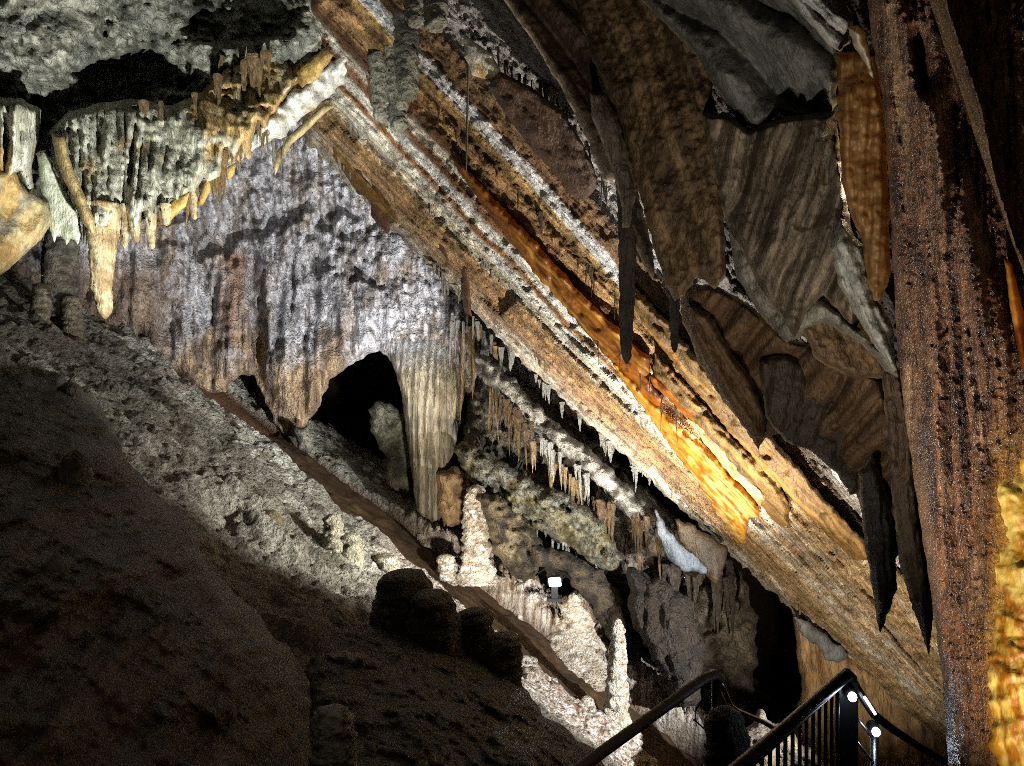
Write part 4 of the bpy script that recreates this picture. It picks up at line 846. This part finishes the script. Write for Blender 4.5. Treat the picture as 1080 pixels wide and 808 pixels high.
# ================================================================== LIGHTS
def spot(name, pos, aim, watts, col, ang=70, size=.12, blend_=.6):
    from mathutils import Vector
    L = bpy.data.lights.new(name, 'SPOT'); L.energy = watts; L.color = col; L.spot_size = math.radians(ang); L.spot_blend = blend_; L.shadow_soft_size = size
    o = bpy.data.objects.new(name, L); o.location = pos
    o.rotation_euler = (Vector(aim) - Vector(pos)).to_track_quat('-Z', 'Y').to_euler(); COL.objects.link(o); return o
def point(name, pos, watts, col, size=.05):
    L = bpy.data.lights.new(name, 'POINT'); L.energy = watts; L.color = col; L.shadow_soft_size = size
    o = bpy.data.objects.new(name, L); o.location = pos; COL.objects.link(o); return o
COOL = (.92, .96, 1.); NEUT = (1., .93, .82); WARM = (1., .80, .52)
spot('wall_lamp', (-.6, 8.6, -1.9), (-4.6, 15, 2.0), 2700, COOL, 52, .06)
spot('overhang_lamp', (-1.5, 5.0, -.7), (-3.7, 8.6, 2.9), 1700, (.95, .97, .90), 62, .05)
spot('floor_lamp', (4.3, 6.2, -2.4), (-.5, 11.5, -3.7), 3000, COOL, 56, .035)
spot('slope_lamp', (1.0, 8.4, -1.6), (-3.6, 10.8, -1.5), 1250, (.98, .97, .92), 66, .3)
spot('ceiling_lamp', (1.5, 7.6, -3.2), (1.0, 9.2, 1.0), 2100, (1., .94, .83), 116, .06)
spot('tail_fill', (2.6, 6.0, -3.2), (4.0, 9.5, -2.0), 750, (1., .88, .70), 80, .06)  # added light, brightens the dark lower end of the ceiling
spot('ledge_lamp', (-.5, 8.8, -3.0), (.6, 12.2, -1.6), 650, NEUT, 90, .06)
point('groove_lamp', P(735, 455, cdep(735, 455) - .26) , 40, WARM, .10)
spot('mound_fill', (-.6, 1.2, 1.6), (-1.6, 6, -2.6), 58, (1., .9, .76), 75, .1)  # added faint fill from above the camera, no cave lamp
point('amber_lamp', P(915, 190, 3.75), 6, (1., .82, .52), .05)
spot('column_lamp', (1.3, 1.45, -.95), (1.42, 2.1, -.5), 3.2, (1., .74, .30), 80, .05)
spot('rake_lamp', (.75, 1.35, -1.5), (1.3, 2.4, .3), 115, (1., .88, .76), 80, .02)
spot('canopy_lamp', (.2, 1.8, -1.0), (1.5, 4.2, 1.2), 135, (1., .97, .92), 90, .04)
spot('column_fill', (1.1, .3, .5), (1.6, 2.4, .6), 5, (1., .86, .7), 70, .04)  # added weak fill beside the camera for the column front, no cave lamp
w = bpy.data.worlds.new('World'); scn.world = w; w.use_nodes = True
w.node_tree.nodes['Background'].inputs['Color'].default_value = (.5, .55, .65, 1); w.node_tree.nodes['Background'].inputs['Strength'].default_value = .0

cam = bpy.data.cameras.new('camera'); cam.sensor_width = 36; cam.lens = 36 * F / 1080; cam.clip_start = .05; cam.clip_end = 200
co = bpy.data.objects.new('camera', cam); co.rotation_euler = (math.pi / 2, 0, 0); COL.objects.link(co); scn.camera = co
vs = scn.view_settings; vs.view_transform = 'Standard'; vs.look = 'None'; vs.exposure = .2; vs.gamma = 1; vs.use_curve_mapping = False
scn.render.engine = 'CYCLES'; scn.cycles.use_denoising = False; scn.cycles.max_bounces = 5; scn.cycles.diffuse_bounces = 1
scn.cycles.filter_width = .9
scn.cycles.sample_clamp_indirect = 1
